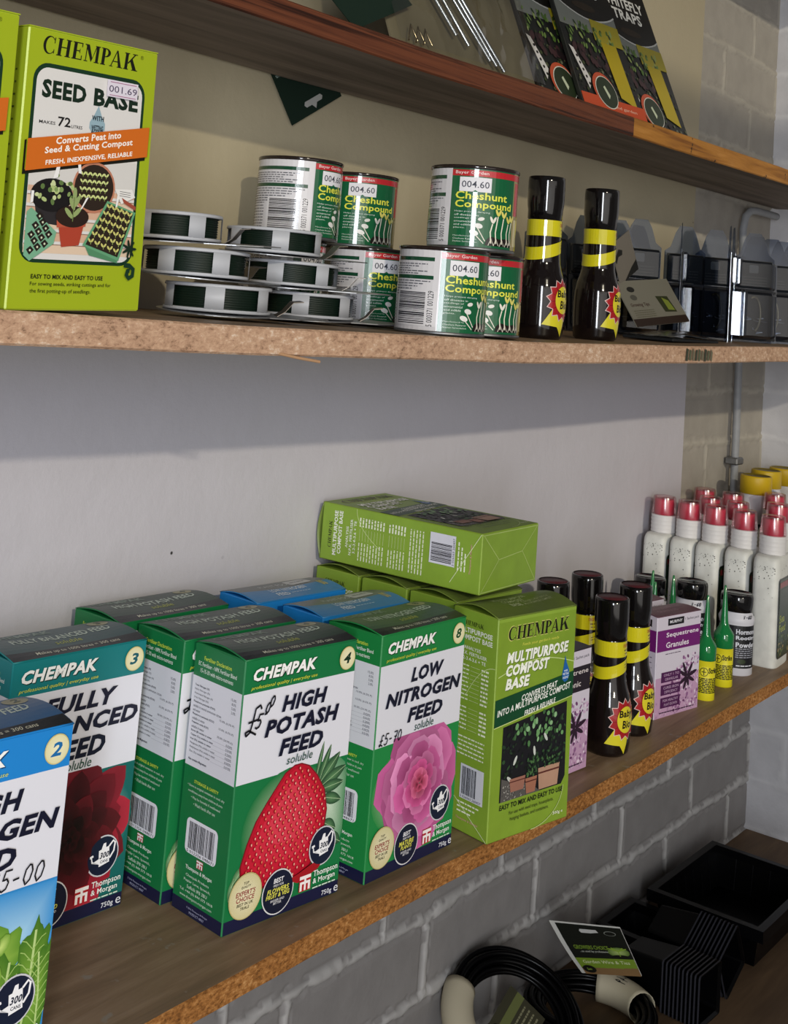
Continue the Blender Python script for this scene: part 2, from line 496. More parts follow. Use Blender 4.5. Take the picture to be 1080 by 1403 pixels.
def chip(name, pts, scale=420, bump=0.6):
    m = bpy.data.materials.new(name)
    nt, n, l, b = nodes_of(m)
    tc = n.new('ShaderNodeTexCoord'); mp = n.new('ShaderNodeMapping'); mp.inputs['Scale'].default_value = (0.55, 1, 1)
    l.new(tc.outputs['Object'], mp.inputs[0])
    nz = n.new('ShaderNodeTexNoise'); nz.inputs['Scale'].default_value = scale; nz.inputs['Detail'].default_value = 5; nz.inputs['Roughness'].default_value = 0.75
    l.new(mp.outputs[0], nz.inputs['Vector'])
    n2 = n.new('ShaderNodeTexNoise'); n2.inputs['Scale'].default_value = 9; n2.inputs['Detail'].default_value = 3
    l.new(tc.outputs['Object'], n2.inputs['Vector'])
    ad = n.new('ShaderNodeMath'); ad.operation = 'MULTIPLY_ADD'; ad.inputs[1].default_value = 0.35; ad.inputs[2].default_value = -0.17
    l.new(n2.outputs['Fac'], ad.inputs[0])
    a2 = n.new('ShaderNodeMath'); a2.operation = 'ADD'; l.new(nz.outputs['Fac'], a2.inputs[0]); l.new(ad.outputs[0], a2.inputs[1])
    r = ramp(n, pts); l.new(a2.outputs[0], r.inputs[0]); l.new(r.outputs[0], b.inputs['Base Color'])
    b.inputs['Roughness'].default_value = 0.85; b.inputs['Specular IOR Level'].default_value = 0.2
    bp = n.new('ShaderNodeBump'); bp.inputs['Strength'].default_value = bump; bp.inputs['Distance'].default_value = 0.002
    l.new(nz.outputs['Fac'], bp.inputs['Height']); l.new(bp.outputs[0], b.inputs['Normal'])
    return m

def plaster_mat():
    m = bpy.data.materials.new('painted_plaster')
    nt, n, l, b = nodes_of(m)
    g = n.new('ShaderNodeNewGeometry'); sx = n.new('ShaderNodeSeparateXYZ'); l.new(g.outputs['Position'], sx.inputs[0])
    nz = n.new('ShaderNodeTexNoise'); nz.inputs['Scale'].default_value = 3.0; nz.inputs['Detail'].default_value = 6
    l.new(g.outputs['Position'], nz.inputs['Vector'])
    # warm light painted into the upper wall colour, cooler tint lower down
    ad = n.new('ShaderNodeMath'); ad.operation = 'MULTIPLY_ADD'; ad.inputs[1].default_value = 0.06; l.new(nz.outputs['Fac'], ad.inputs[0]); l.new(sx.outputs['Z'], ad.inputs[2])
    mr = n.new('ShaderNodeMapRange'); mr.inputs[1].default_value = 0.90; mr.inputs[2].default_value = 1.04; mr.interpolation_type = 'SMOOTHSTEP'
    l.new(ad.outputs[0], mr.inputs[0])
    mx = n.new('ShaderNodeMix'); mx.data_type = 'RGBA'; mx.inputs[6].default_value = lin('#c3c0c7'); mx.inputs[7].default_value = lin('#b0a58a')
    l.new(mr.outputs[0], mx.inputs[0])
    r = ramp(n, [(0.3, '#d8d6d4'), (0.7, '#ffffff')]); l.new(nz.outputs['Fac'], r.inputs[0])
    m2 = n.new('ShaderNodeMix'); m2.data_type = 'RGBA'; m2.blend_type = 'MULTIPLY'; m2.inputs[0].default_value = 0.35
    l.new(mx.outputs[2], m2.inputs[6]); l.new(r.outputs[0], m2.inputs[7])
    # little dark chips
    n3 = n.new('ShaderNodeTexVoronoi'); n3.inputs['Scale'].default_value = 22; l.new(g.outputs['Position'], n3.inputs['Vector'])
    r3 = ramp(n, [(0.028, '#4a4744'), (0.045, '#ffffff')]); l.new(n3.outputs['Distance'], r3.inputs[0])
    n4 = n.new('ShaderNodeTexNoise'); n4.inputs['Scale'].default_value = 5; l.new(g.outputs['Position'], n4.inputs['Vector'])
    r4 = ramp(n, [(0.52, '#000000'), (0.60, '#ffffff')]); l.new(n4.outputs['Fac'], r4.inputs[0])
    m3_ = n.new('ShaderNodeMix'); m3_.data_type = 'RGBA'; m3_.blend_type = 'MULTIPLY'; l.new(r4.outputs[0], m3_.inputs[0])
    l.new(m2.outputs[2], m3_.inputs[6]); l.new(r3.outputs[0], m3_.inputs[7])
    l.new(m3_.outputs[2], b.inputs['Base Color'])
    b.inputs['Roughness'].default_value = 0.55; b.inputs['Specular IOR Level'].default_value = 0.3
    # trowel marks and blisters in the paint
    n5 = n.new('ShaderNodeTexNoise'); n5.inputs['Scale'].default_value = 28; n5.inputs['Detail'].default_value = 8; n5.inputs['Roughness'].default_value = 0.62
    l.new(g.outputs['Position'], n5.inputs['Vector'])
    bp = n.new('ShaderNodeBump'); bp.inputs['Strength'].default_value = 0.34; bp.inputs['Distance'].default_value = 0.004
    l.new(n5.outputs['Fac'], bp.inputs['Height']); l.new(bp.outputs[0], b.inputs['Normal'])
    return m

M_PLASTER = plaster_mat()
M_BRICK = vmat('painted_brick', rough=0.6, spec=0.3, bump=0.5, bscale=160, noise=0.10, nscale=25)

from mathutils import noise as mnoise
def brick_patch(sh, u0, u1, z0, z1, even, odd, fn, step=0.0032, mi=1, base='#96928f', mort='#bebbb7', proud=1.0):
    """painted brickwork: 250 x 84 mm bricks, raised ragged mortar joints"""
    Hc, L = 0.0838, 0.2475
    nu = max(2, int((u1 - u0) / step)); nz = max(2, int((z1 - z0) / step))
    vs = []; hs = []
    for j in range(nz + 1):
        z = z0 + (z1 - z0) * j / nz
        for i in range(nu + 1):
            u = u0 + (u1 - u0) * i / nu
            w = mnoise.noise(Vector((u * 9, z * 9, 1.3))) * 0.0045 + mnoise.noise(Vector((u * 40, z * 40, 7.3))) * 0.0032 + mnoise.noise(Vector((u * 110, z * 110, 2.0))) * 0.0012
            zz = z + w - 0.2008
            k = math.floor(zz / Hc); fz = zz - k * Hc
            dh = min(fz, Hc - fz)
            off = even if k % 2 == 0 else odd
            fu = ((u + w - off) / L) % 1.0 * L
            dv = min(fu, L - fu)
            rag = 0.5 + 0.5 * mnoise.noise(Vector((u * 60, z * 60, 3.0)))
            rg2 = 0.5 + 0.5 * mnoise.noise(Vector((u * 14, z * 14, 9.0)))
            h = 0.0
            hw = 0.0040 + 0.008 * rg2 * rag
            if dh < hw: h = max(h, (0.0065 * rag * rg2 + 0.0014) * (1 - (dh / hw) ** 2))
            if dv < 0.0052: h = max(h, 0.0026 * (1 - (dv / 0.0052) ** 4))
            g = 0.0
            if hw <= dh < hw + 0.003: g = 0.0026
            if 0.0052 <= dv < 0.0078: g = max(g, 0.0024)
            tone = 1.0 if h > 0.0012 else 0.0
            vs.append(fn(u, z, (h - g) * proud + 0.0006 * mnoise.noise(Vector((u * 25, z * 25, 0)))))
            hs.append(tone)
    fs = []; W = nu + 1
    a, bcol = lin(base), lin(mort)
    cols = [tuple(a[q] * (1 - t) + bcol[q] * t for q in range(4)) for t in hs]
    for j in range(nz):
        for i in range(nu):
            fs.append((j * W + i, j * W + i + 1, (j + 1) * W + i + 1, (j + 1) * W + i))
    sh.add(vs, fs, None, True, cols, mi)

WX = 1.4284
sh = Sh()
# plaster coat, 3 mm thick, ending in a straight edge beside the corner bricks
sh.box((-1.7, 0.0, 0.44), (1.078, 0.03, 1.80), '#ffffff'); 
for i in range(len(sh.m)): sh.m[i] = 0
brick_patch(sh, -0.2, WX + 0.01, 0.0, 0.45, 0.44, 0.598, lambda u, z, d: (u, 0.003 - d, z))
brick_patch(sh, 1.076, WX + 0.01, 0.45, 1.80, 0.19, 0.318, lambda u, z, d: (u, 0.0035 - d, z), step=0.004, proud=0.6, base='#a09a90', mort='#aca69a')
sh.box((-1.7, 0.0, 0.0), (-0.19, 0.03, 0.44), '#a7a3a0')
sh.m[-6:] = [1] * 6
sh.box((-1.7, 0.02, -0.1), (WX + 0.12, 0.12, 1.80), '#a7a3a0'); sh.m[-6:] = [1] * 6
tag(sh.build('wall_back', [M_PLASTER, M_BRICK]), kind='structure')
sh = Sh()
brick_patch(sh, -0.75, 0.01, 0.0, 1.80, -0.06, -0.185, lambda u, z, d: (WX - d * 0.5, u, z), step=0.0045, mi=0, base='#c6c5c8', mort='#cfced0', proud=0.5)
sh.box((WX + 0.01, -0.75, -0.1), (WX + 0.12, 0.02, 1.80), '#c6c5c8')
tag(sh.build('wall_right', [M_BRICK]), kind='structure')
# the front wall of the shed, behind the camera: window opening with one transom
sh = Sh()
def fw(x0, x1, z0, z1, y0=-2.66, y1=-2.56): sh.box((x0, y0, z0), (x1, y1, z1), '#b8b4ae')
fw(-3.4, 1.55, -0.6, 1.43); fw(-3.4, 1.55, 2.75, 3.1); fw(-3.4, -3.1, 1.43, 2.75); fw(1.2, 1.55, 1.43, 2.75)
tag(sh.build('wall_front', [M_MATT]), kind='structure')
sh = Sh()
sh.box((-3.1, -2.63, 2.352), (1.2, -2.60, 2.435), '#d8d6d0')
tag(sh.build('window_1', [M_MATT]), kind='structure')

# ---- shelves
M_TOPBOARD = grain('stained_board', [(0.25, '#66523f'), (0.5, '#887058'), (0.75, '#a28a72')], (5, 60, 60), rough=0.5, bump=0.12, speck=(70, 0.66, 0.72, '#8f8478'))
M_CHIP_O = chip('chipboard_edge', [(0.30, '#4a2f18'), (0.45, '#8a5a2c'), (0.58, '#a87440'), (0.72, '#c79a66')], 400)
M_CHIP_P = chip('pale_chipboard_edge', [(0.28, '#6a5240'), (0.42, '#b08c72'), (0.58, '#c7a488'), (0.74, '#e6d6c4')], 300, 0.5)
M_UNDER = grain('grey_board_underside', [(0.25, '#544a41'), (0.5, '#7c7066'), (0.75, '#95887b')], (3, 45, 45), rough=0.7, bump=0.2)
M_PINE = grain('red_pine_edge', [(0.36, '#2c150c'), (0.47, '#5c3220'), (0.56, '#6b3c26'), (0.64, '#3e2014'), (0.74, '#7a4a30')], (2.5, 60, 170), rough=0.55, bump=0.35)
M_PINE_LIT = grain('lit_pine_edge', [(0.3, '#7a4a1c'), (0.5, '#a8712c'), (0.7, '#bd8540')], (6, 60, 90), rough=0.6, bump=0.25, speck=(38, 0.68, 0.71, '#2c190c'))  # same pine at the right end, warm light painted into its colour
M_LOWBOARD = grain('dark_brown_board', [(0.25, '#4a3a2a'), (0.5, '#66503a'), (0.75, '#80664a')], (4, 30, 30), rough=0.6, bump=0.2)

def interp(t, x):
    if x <= t[0][0]: return t[0][1]
    for (a, b), (c, d) in zip(t, t[1:]):
        if x <= c:
            f = (x - a) / (c - a); f = f * f * (3 - 2 * f) * 0.5 + f * 0.5
            return b + (d - b) * f
    return t[-1][1]
LOW = [(-0.9, 0.5216), (-0.1, 0.5216), (0.08, 0.5200), (0.25, 0.5155), (0.46, 0.5165), (0.74, 0.5240), (0.92, 0.5262), (1.43, 0.5265)]
MID = [(-0.9, 0.9600), (-0.43, 0.9597), (-0.22, 0.9568), (-0.04, 0.9558), (0.13, 0.9540), (0.45, 0.9565), (0.78, 0.9610), (1.43, 0.9640)]
TOP = [(-0.9, 1.2125), (0.07, 1.2125), (0.30, 1.2165), (0.62, 1.2200), (1.0, 1.2240), (1.43, 1.2250)]
TOPB = [(-0.9, 1.1915), (-0.17, 1.1912), (0.06, 1.1906), (0.31, 1.1934), (0.47, 1.1953), (1.02, 1.2005), (1.43, 1.202)]
def zlow(x): return interp(LOW, x)
def zmid(x): return interp(MID, x)

def shelf(name, top, thick, yf, yb, mats, label, x0=-1.2, x1=WX - 0.002, edge_split=None, bot=None, wob=0.0008):
    sh = Sh(); n = 110
    vs = []; prof = 6
    for i in range(n + 1):
        x = x0 + (x1 - x0) * i / n
        zt = interp(top, x); zb = interp(bot, x) if bot else zt - thick
        w = wob * mnoise.noise(Vector((x * 22, 0, 2)))
        w2 = wob * mnoise.noise(Vector((x * 30, 5, 2)))
        vs += [(x, yb, zt), (x, yf + 0.0016 + w, zt), (x, yf + w, zt - 0.0014), (x, yf + w2, zb + 0.0014), (x, yf + 0.0016 + w2, zb), (x, yb, zb)]
    for i in range(n):
        xm = x0 + (x1 - x0) * (i + 0.5) / n
        for k in range(6):
            k2 = (k + 1) % 6
            mi = (0, 1, 1, 1, 2, 2)[k]
            if mi == 1 and edge_split and xm > edge_split: mi = 3
            sh.add([vs[i * 6 + k], vs[i * 6 + k2], vs[(i + 1) * 6 + k2], vs[(i + 1) * 6 + k]], [(3, 2, 1, 0)], '#ffffff', mi=mi)
    sh.add(vs[:6], [(5, 4, 3, 2, 1, 0)], '#ffffff', mi=1); sh.add(vs[-6:], [(0, 1, 2, 3, 4, 5)], '#ffffff', mi=1)
    return tag(sh.build(name, mats), label, 'shelf')

shelf('lower_shelf', LOW, 0.0168, -0.2408, 0.0, [M_TOPBOARD, M_CHIP_O, M_UNDER], 'lower brown shelf with orange chipboard edge carrying the feed boxes')
shelf('middle_shelf', MID, 0.0190, -0.265, 0.0, [M_TOPBOARD, M_CHIP_P, M_UNDER], 'middle shelf with pale chipboard edge carrying tins and wire reels')
shelf('upper_shelf', TOP, 0.02, -0.1721, -0.0075, [M_UNDER, M_PINE, M_UNDER, M_PINE_LIT], 'upper reddish pine shelf at the top carrying fly trap packs', edge_split=0.50, bot=TOPB)
shelf('topmost_shelf', [(-1.2, 1.64), (1.43, 1.64)], 0.022, -0.185, 0.0, [M_UNDER, M_PINE, M_UNDER], 'highest pine shelf above the picture edge')
shelf('base_board', [(-1.2, 0.117), (1.43, 0.117)], 0.03, -0.62, 0.0, [M_LOWBOARD, M_CHIP_O, M_UNDER], 'dark brown base board at the bottom under black trays and hose')

# greenish paint smear on the middle shelf edge
ms = [o for o in COL.objects if o.name == 'middle_shelf'][0]
sh = Sh('#3f4434'); cv = Canvas(sh, .075, .016, lambda x, y, d: (.462 + x, -.2662 - d, .9395 + y), .0001)
for i in range(9):
    a = i / 9; cv.poly([(a, .1 + .06 * (i % 3)), (a + .075, .05 + .05 * (i % 2)), (a + .10, .85 - .07 * (i % 3)), (a + .03, .95 - .1 * (i % 2))], ('#3c4132', '#565a44', '#6a6450')[i % 3])
tag(sh.build('paint_smear', [M_PAPER], ms), 'dark green paint smear')

# splinter hanging from the middle shelf edge
sh = Sh('#b08a68'); sh.tube([(-0.205, -0.264, 0.9395), (-0.188, -0.2665, 0.937), (-0.165, -0.268, 0.9345)], 0.0012, 6)
tag(sh.build('wood_splinter', [M_PAPER]), 'pale wood splinter hanging from the middle shelf edge', 'splinter')

# conduit in the corner
sh = Sh('#b4b4b4')
pts = [(1.267, -0.012, 0.50), (1.267, -0.012, 0.80), (1.264, -0.012, 1.0), (1.258, -0.012, 1.150), (1.262, -0.014, 1.172), (1.275, -0.016, 1.183), (1.30, -0.018, 1.186), (1.40, -0.018, 1.186)]
pipe = thing('conduit_pipe', 'thin pale grey conduit pipe running up the wall corner', 'pipe', (1.267, -0.012, 0.5265))
o = Sh('#8f9194'); o.T = Matrix.Translation((-1.267, 0.012, -0.5265)); o.tube(pts, 0.0066, 12)
o.build('tube', [M_DIRTY], pipe)
for z in (0.75, 1.09):
    c = Sh('#8b8d90'); c.T = Matrix.Translation((-1.267, 0.012, -0.5265))
    c.box((1.252, -0.022, z), (1.282, 0.0, z + 0.012), None, 0.002); c.build('clip', [M_DULL], pipe)

# ------------------------------------------------------------------ cartons
def watering_can(c, u, v, r, navy='#141c33', white='#f0f0f4'):
    """round badge with a white watering can; r in metres"""
    c.disc(u, v, r, '#c9c9cf'); c.L += 1
    c.disc(u, v, r * 0.93, navy); c.L += 1
    def q(pts, col=white): c.poly([(u + x * r / c.w, v + y * r / c.h) for x, y in pts], col)
    q([(-0.28, 0.3), (0.36, 0.42), (0.44, -0.38), (-0.2, -0.5)])
    q([(-0.24, -0.1), (-0.2, -0.38), (-0.62, -0.14), (-0.7, 0.12), (-0.76, 0.12), (-0.68, -0.22)])
    q([(-0.82, 0.14), (-0.62, 0.18), (-0.58, 0.08), (-0.8, 0.02)])
    q([(-0.12, 0.33), (0.16, 0.38), (0.14, 0.62), (-0.02, 0.60)])
    c.line([(u + x * r / c.w, v + y * r / c.h) for x, y in ((0.36, 0.4), (0.6, 0.62), (0.72, 0.5), (0.68, 0.1), (0.44, -0.2))], r * 0.1, white)
    c.L += 1
    c.text('300', u - 0.2 * r / c.w, v - 0.12 * r / c.h, u + 0.38 * r / c.w, v + 0.18 * r / c.h, navy, 0.03, 0.2)
    c.text('CANS', u - 0.14 * r / c.w, v - 0.34 * r / c.h, u + 0.34 * r / c.w, v - 0.2 * r / c.h, navy, 0.02)
    c.L -= 3

def tm_mark(c, u0, v0, u1, v1):
    """small red square mark with white twin T bars"""
    c.rect(u0, v0, u1, v1, '#b02028'); c.L += 1
    du, dv = u1 - u0, v1 - v0
    def r(a, b, d, e): c.rect(u0 + a * du, v0 + b * dv, u0 + d * du, v0 + e * dv, '#f2ecec')
    r(0.02, 0.74, 0.98, 0.95); r(0.1, 0.44, 0.9, 0.60); r(0.06, 0.05, 0.24, 0.6); r(0.76, 0.05, 0.94, 0.6); r(0.42, 0.05, 0.58, 0.8)
    c.L -= 1

def art_strawberry(c):
    # pale glow of the studio backdrop
    ring = [(0.5 + 0.42 * cos(2 * pi * i / 30), 0.34 + 0.215 * sin(2 * pi * i / 30)) for i in range(30)]
    c.fan((0.5, 0.36), ring, '#b9cfa9', '#15723c')
    c.fan((0.86, 0.36), [(min(1.0, 0.86 + 0.2 * cos(2 * pi * i / 20)), 0.36 + 0.19 * sin(2 * pi * i / 20)) for i in range(20)], '#c2d6c0', '#4f8a5e')
    c.L += 1
    r = random.Random(5)
    def leaf(x0, y0, x1, y1, w, col, col2):
        dx, dy = x1 - x0, (y1 - y0); n = Vector((-dy * c.h, dx * c.w)); n.normalize()
        L, R = [], []
        for i in range(9):
            t = i / 8; ww = w * sin(pi * min(1, t * 0.95 + 0.03)) ** 0.8
            px, py = x0 + dx * t, y0 + dy * t
            L.append((px + n.x * ww / c.w, py + n.y * ww / c.h)); R.append((px - n.x * ww / c.w, py - n.y * ww / c.h))
        c.fan(((x0 + x1) / 2, (y0 + y1) / 2), L + R[::-1], col2, col)
        c.L += 1; c.line([(x0, y0), (x1, y1)], 0.0004, '#a9c59a'); c.L -= 1
    for a in ((0.72, 0.44, 0.83, 0.60, .0034), (0.73, 0.45, 0.92, 0.56, .0050), (0.74, 0.44, 0.985, 0.50, .0050), (0.74, 0.43, 0.97, 0.44, .0046), (0.78, 0.40, 0.96, 0.37, .0046), (0.80, 0.3, 0.93, 0.26, .0050), (0.70, 0.46, 0.76, 0.62, .0022), (0.86, 0.24, 0.985, 0.20, .005)):
        leaf(*a, '#24462f', '#5d8a5c')
    leaf(0.03, 0.17, 0.14, 0.24, .004, '#3d7044', '#7da777'); leaf(0.02, 0.12, 0.05, 0.20, .003, '#3d7044', '#8ab085')
    c.L += 2
    out = [(.5, .556), (.42, .535), (.345, .487), (.27, .437), (.2, .385), (.14, .31), (.10, .235), (.112, .19), (.19, .155), (.29, .135), (.4, .124), (.5, .12), (.6, .132), (.7, .152), (.77, .195), (.81, .27), (.825, .35), (.79, .43), (.71, .495), (.63, .54), (.56, .556)]
    for k, (sc, col) in enumerate(((1.03, '#7c0f1c'), (1.0, '#b5122a'), (0.9, '#c61a33'), (0.72, '#d0283f'), (0.5, '#d8394d'))):
        c.poly([(0.47 + (x - 0.47) * sc + 0.02 * (1 - sc), 0.32 + (y - 0.32) * sc + 0.10 * (1 - sc)) for x, y in out], col); c.L += 1
    c.L += 1
    def inside(x, y):
        s_ = False
        for i in range(len(out)):
            (x0, y0), (x1, y1) = out[i], out[i - 1]
            if (y0 > y) != (y1 > y) and x < (x1 - x0) * (y - y0) / (y1 - y0) + x0: s_ = not s_
        return s_
    for j in range(22):
        for i in range(16):
            x = 0.08 + i * 0.053 + (j % 2) * 0.026 + r.uniform(-.008, .008); y = 0.135 + j * 0.0195 + r.uniform(-.003, .003) + 0.02 * (x - .45)
            if inside(x - .015, y) and inside(x + .015, y - .006) and inside(x, y + .01):
                c.disc(x, y, .00115, '#9c1023', 8, .0016); c.L += 1
                c.disc(x + .003, y + .001, .0006, '#f2b9a0' if r.random() < .6 else '#e8875f', 6, .0010); c.L -= 1
    c.L += 2
    ring = [(.60 + .2 * cos(t), .145 + .02 * sin(t)) for t in [2 * pi * i / 16 for i in range(16)]]
    c.poly([(.5, .125), (.6, .10), (.78, .13), (.84, .165), (.72, .155), (.6, .135)], '#a3141f')
    c.L -= 9

def petals(c, cx, cy, rings, aspect=1.0, pointed=False, seed=3):
    r = random.Random(seed)
    for (n, rad, wid, ctr, rim, off) in rings:
        for i in range(n):
            a = 2 * pi * i / n + off + r.uniform(-.12, .12); R = rad * r.uniform(.9, 1.08); W = wid * r.uniform(.9, 1.1)
            ring = []
            for k in range(11):
                t = k / 10
                if pointed: prof = sin(pi * t ** 1.15) ** 0.75; x = R * (0.12 + 0.88 * t)
                else: prof = sin(pi * (0.06 + 0.88 * t) ** 1.5) ** 0.55; x = R * (0.1 + 0.9 * t)
                wob = 1 + (0 if pointed else 0.10 * sin(k * 2.3 + i))
                ring.append((x, W * prof * wob))
            pts = ring + [(x, -y) for x, y in ring[::-1]]
            P = [(min(.995, max(.005, cx + (x * cos(a) - y * sin(a)) / c.w)), min(.558, max(.05, cy + (x * sin(a) + y * cos(a)) * aspect / c.h))) for x, y in pts]
            cc = (min(.99, cx + R * 0.42 * cos(a) / c.w), cy + R * 0.42 * sin(a) * aspect / c.h)
            j = r.uniform(.66, 1.28) if pointed else r.uniform(.84, 1.12)
            f = lambda h: '#%02x%02x%02x' % tuple(max(0, min(255, int(int(h[q:q + 2], 16) * j))) for q in (1, 3, 5))
            c.fan(cc, P, f(ctr), f(rim))
            c.L += 0.25

def art_rose(c):
    L0 = c.L
    c.fan((0.5, 0.34), [(0.5 + 0.5 * cos(2 * pi * i / 30), 0.33 + 0.2 * sin(2 * pi * i / 30)) for i in range(30)], '#cfe2c0', '#2f8a44')
    c.L += 1
    petals(c, .53, .335, [(9, .053, .020, '#a02d72', '#c9649f', .1), (8, .046, .018, '#8f2866', '#cf72a8', .5), (8, .038, .016, '#962a6a', '#dd8fbf', .2), (7, .031, .013, '#861f58', '#c9609c', .7), (7, .024, .010, '#7c1a4c', '#d477aa', .1), (6, .018, .008, '#741640', '#bf5088', .4), (6, .012, .006, '#8a1a3c', '#d0668e', .9), (4, .007, .004, '#5e0e26', '#b84a6a', .2)], 1.0, False, 11)
    c.L = L0

def art_dahlia(c):
    L0 = c.L
    c.fan((0.6, 0.36), [(0.55 + 0.46 * cos(2 * pi * i / 30), 0.34 + 0.2 * sin(2 * pi * i / 30)) for i in range(30)], '#9fc4bd', '#1b6663')
    c.L += 1
    petals(c, .53, .31, [(11, .058, .0165, '#5a1220', '#8c2030', .1), (11, .051, .0150, '#420c18', '#7c1a28', .35), (10, .043, .0125, '#300810', '#64141f', .15), (9, .034, .0100, '#22060b', '#4c0f18', .4), (8, .025, .0080, '#160406', '#3a0b12', .1), (8, .017, .0060, '#100304', '#30090f', .3), (6, .010, .004, '#0c0203', '#28070c', .2)], 1.0, True, 5); c.disc(.53, .31, .0022, '#0c0203', 14)
    c.L = L0

def art_lettuce(c):
    L0 = c.L; r = random.Random(2)
    c.rect(0, .05, 1, .54, '#2f86c8'); c.L += 1
    c.fan((.82, .40), [(min(1, max(0, .8 + .4 * cos(2 * pi * i / 24))), min(.535, .4 + .16 * sin(2 * pi * i / 24))) for i in range(24)], '#9fcbe8', '#3a8fd0'); c.L += 1
    def frill(cx, cy, rx, ry, rot, a, b, n=40):
        ring = []
        for i in range(n):
            t = 2 * pi * i / n; k = 1 + 0.10 * sin(9 * t + cx * 20) + 0.05 * sin(23 * t)
            x, y = rx * k * cos(t), ry * k * sin(t)
            ring.append((min(1.0, max(0, cx + (x * cos(rot) - y * sin(rot)) / c.w)), max(.048, cy + (x * sin(rot) + y * cos(rot)) / c.h)))
        c.fan((cx, cy), ring, a, b); c.L += .4
    for (x, y, rx, ry, ro) in ((.30, .30, .036, .022, .3), (.45, .36, .030, .020, -.4), (.62, .33, .026, .018, .5), (.12, .25, .03, .03, 0), (.55, .22, .04, .02, .2)):
        frill(x, y, rx, ry, ro, '#a9c858', '#5f8f2c')
    for (x, y, rx, ry, ro) in ((.88, .24, .013, .034, -.15), (.94, .2, .010, .03, -.3), (.74, .18, .016, .034, .2), (.35, .16, .03, .02, .1)):
        frill(x, y, rx, ry, ro, '#7fa83c', '#40701f')
    c.L += 1
    for x0, y0, x1, y1, w in ((.86, .10, .90, .40, .0016), (.95, .08, .93, .33, .0012), (.70, .07, .76, .33, .0016)):
        c.line([(x0, y0), ((x0 + x1) / 2 + .01, (y0 + y1) / 2), (x1, y1)], w, '#b7cf86')
        for k in range(7):
            t = .15 + k * .11; px_, py_ = x0 + (x1 - x0) * t, y0 + (y1 - y0) * t
            for sg in (-1, 1): c.line([(px_, py_), (min(.99, px_ + sg * .045), py_ + .030), (min(.995, px_ + sg * .07), py_ + .036)], .0006, '#9cbc66')
    for i in range(60):
        x, y = r.uniform(.05, .7), r.uniform(.08, .4)
        frill(x, y, r.uniform(.004, .010), r.uniform(.003, .006), r.uniform(0, 3), '#c6dc7c', '#739f36', 10)
    c.L = L0

FEED = {
    'potash': dict(hdr='#14723f', low='#14733f', num='4', best=('FLOWERS', 'FRUIT & VEG'), price='up',
                   lines=[('HIGH', .33, .780, .738, .843), ('POTASH', .195, .697, .864, .762), ('FEED', .335, .612, .732, .675)], sol=(.412, .572, .646, .604), art=art_strawberry),
    'nitro8': dict(hdr='#1c7d3e', low='#1f8441', num='8', best=('MATURE', 'PLANTS'), price=('£5-70', .03, .548, .0082, .2),
                   lines=[('LOW', .35, .778, .741, .840), ('NITROGEN', .075, .695, .97, .756), ('FEED', .34, .609, .759, .669)], sol=(.43, .566, .659, .60), art=art_rose),
    'balanced': dict(hdr='#12777a', low='#17635f', num='3', best=('ALL', 'ROUND'), price=None,
                     lines=[('FULLY', .25, .783, .797, .848), ('BALANCED', .03, .70, .976, .765), ('FEED', .335, .605, .738, .678)], sol=(.42, .565, .643, .60), art=art_dahlia),
    'nitro2': dict(hdr='#1f82cf', low='#2080cc', num='2', best=('LEAFY', 'GREENS'), price=('£5-00', .575, .549, .0108, .2),
                   lines=[('HIGH', .33, .780, .735, .843), ('NITROGEN', .07, .697, .965, .758), ('FEED', .33, .612, .73, .675)], sol=(.412, .566, .646, .60), art=art_lettuce),
}
NAVY = '#171a3c'; WHT = '#dcdce6'; INK = '#12142a'; YEL = '#d8d94a'

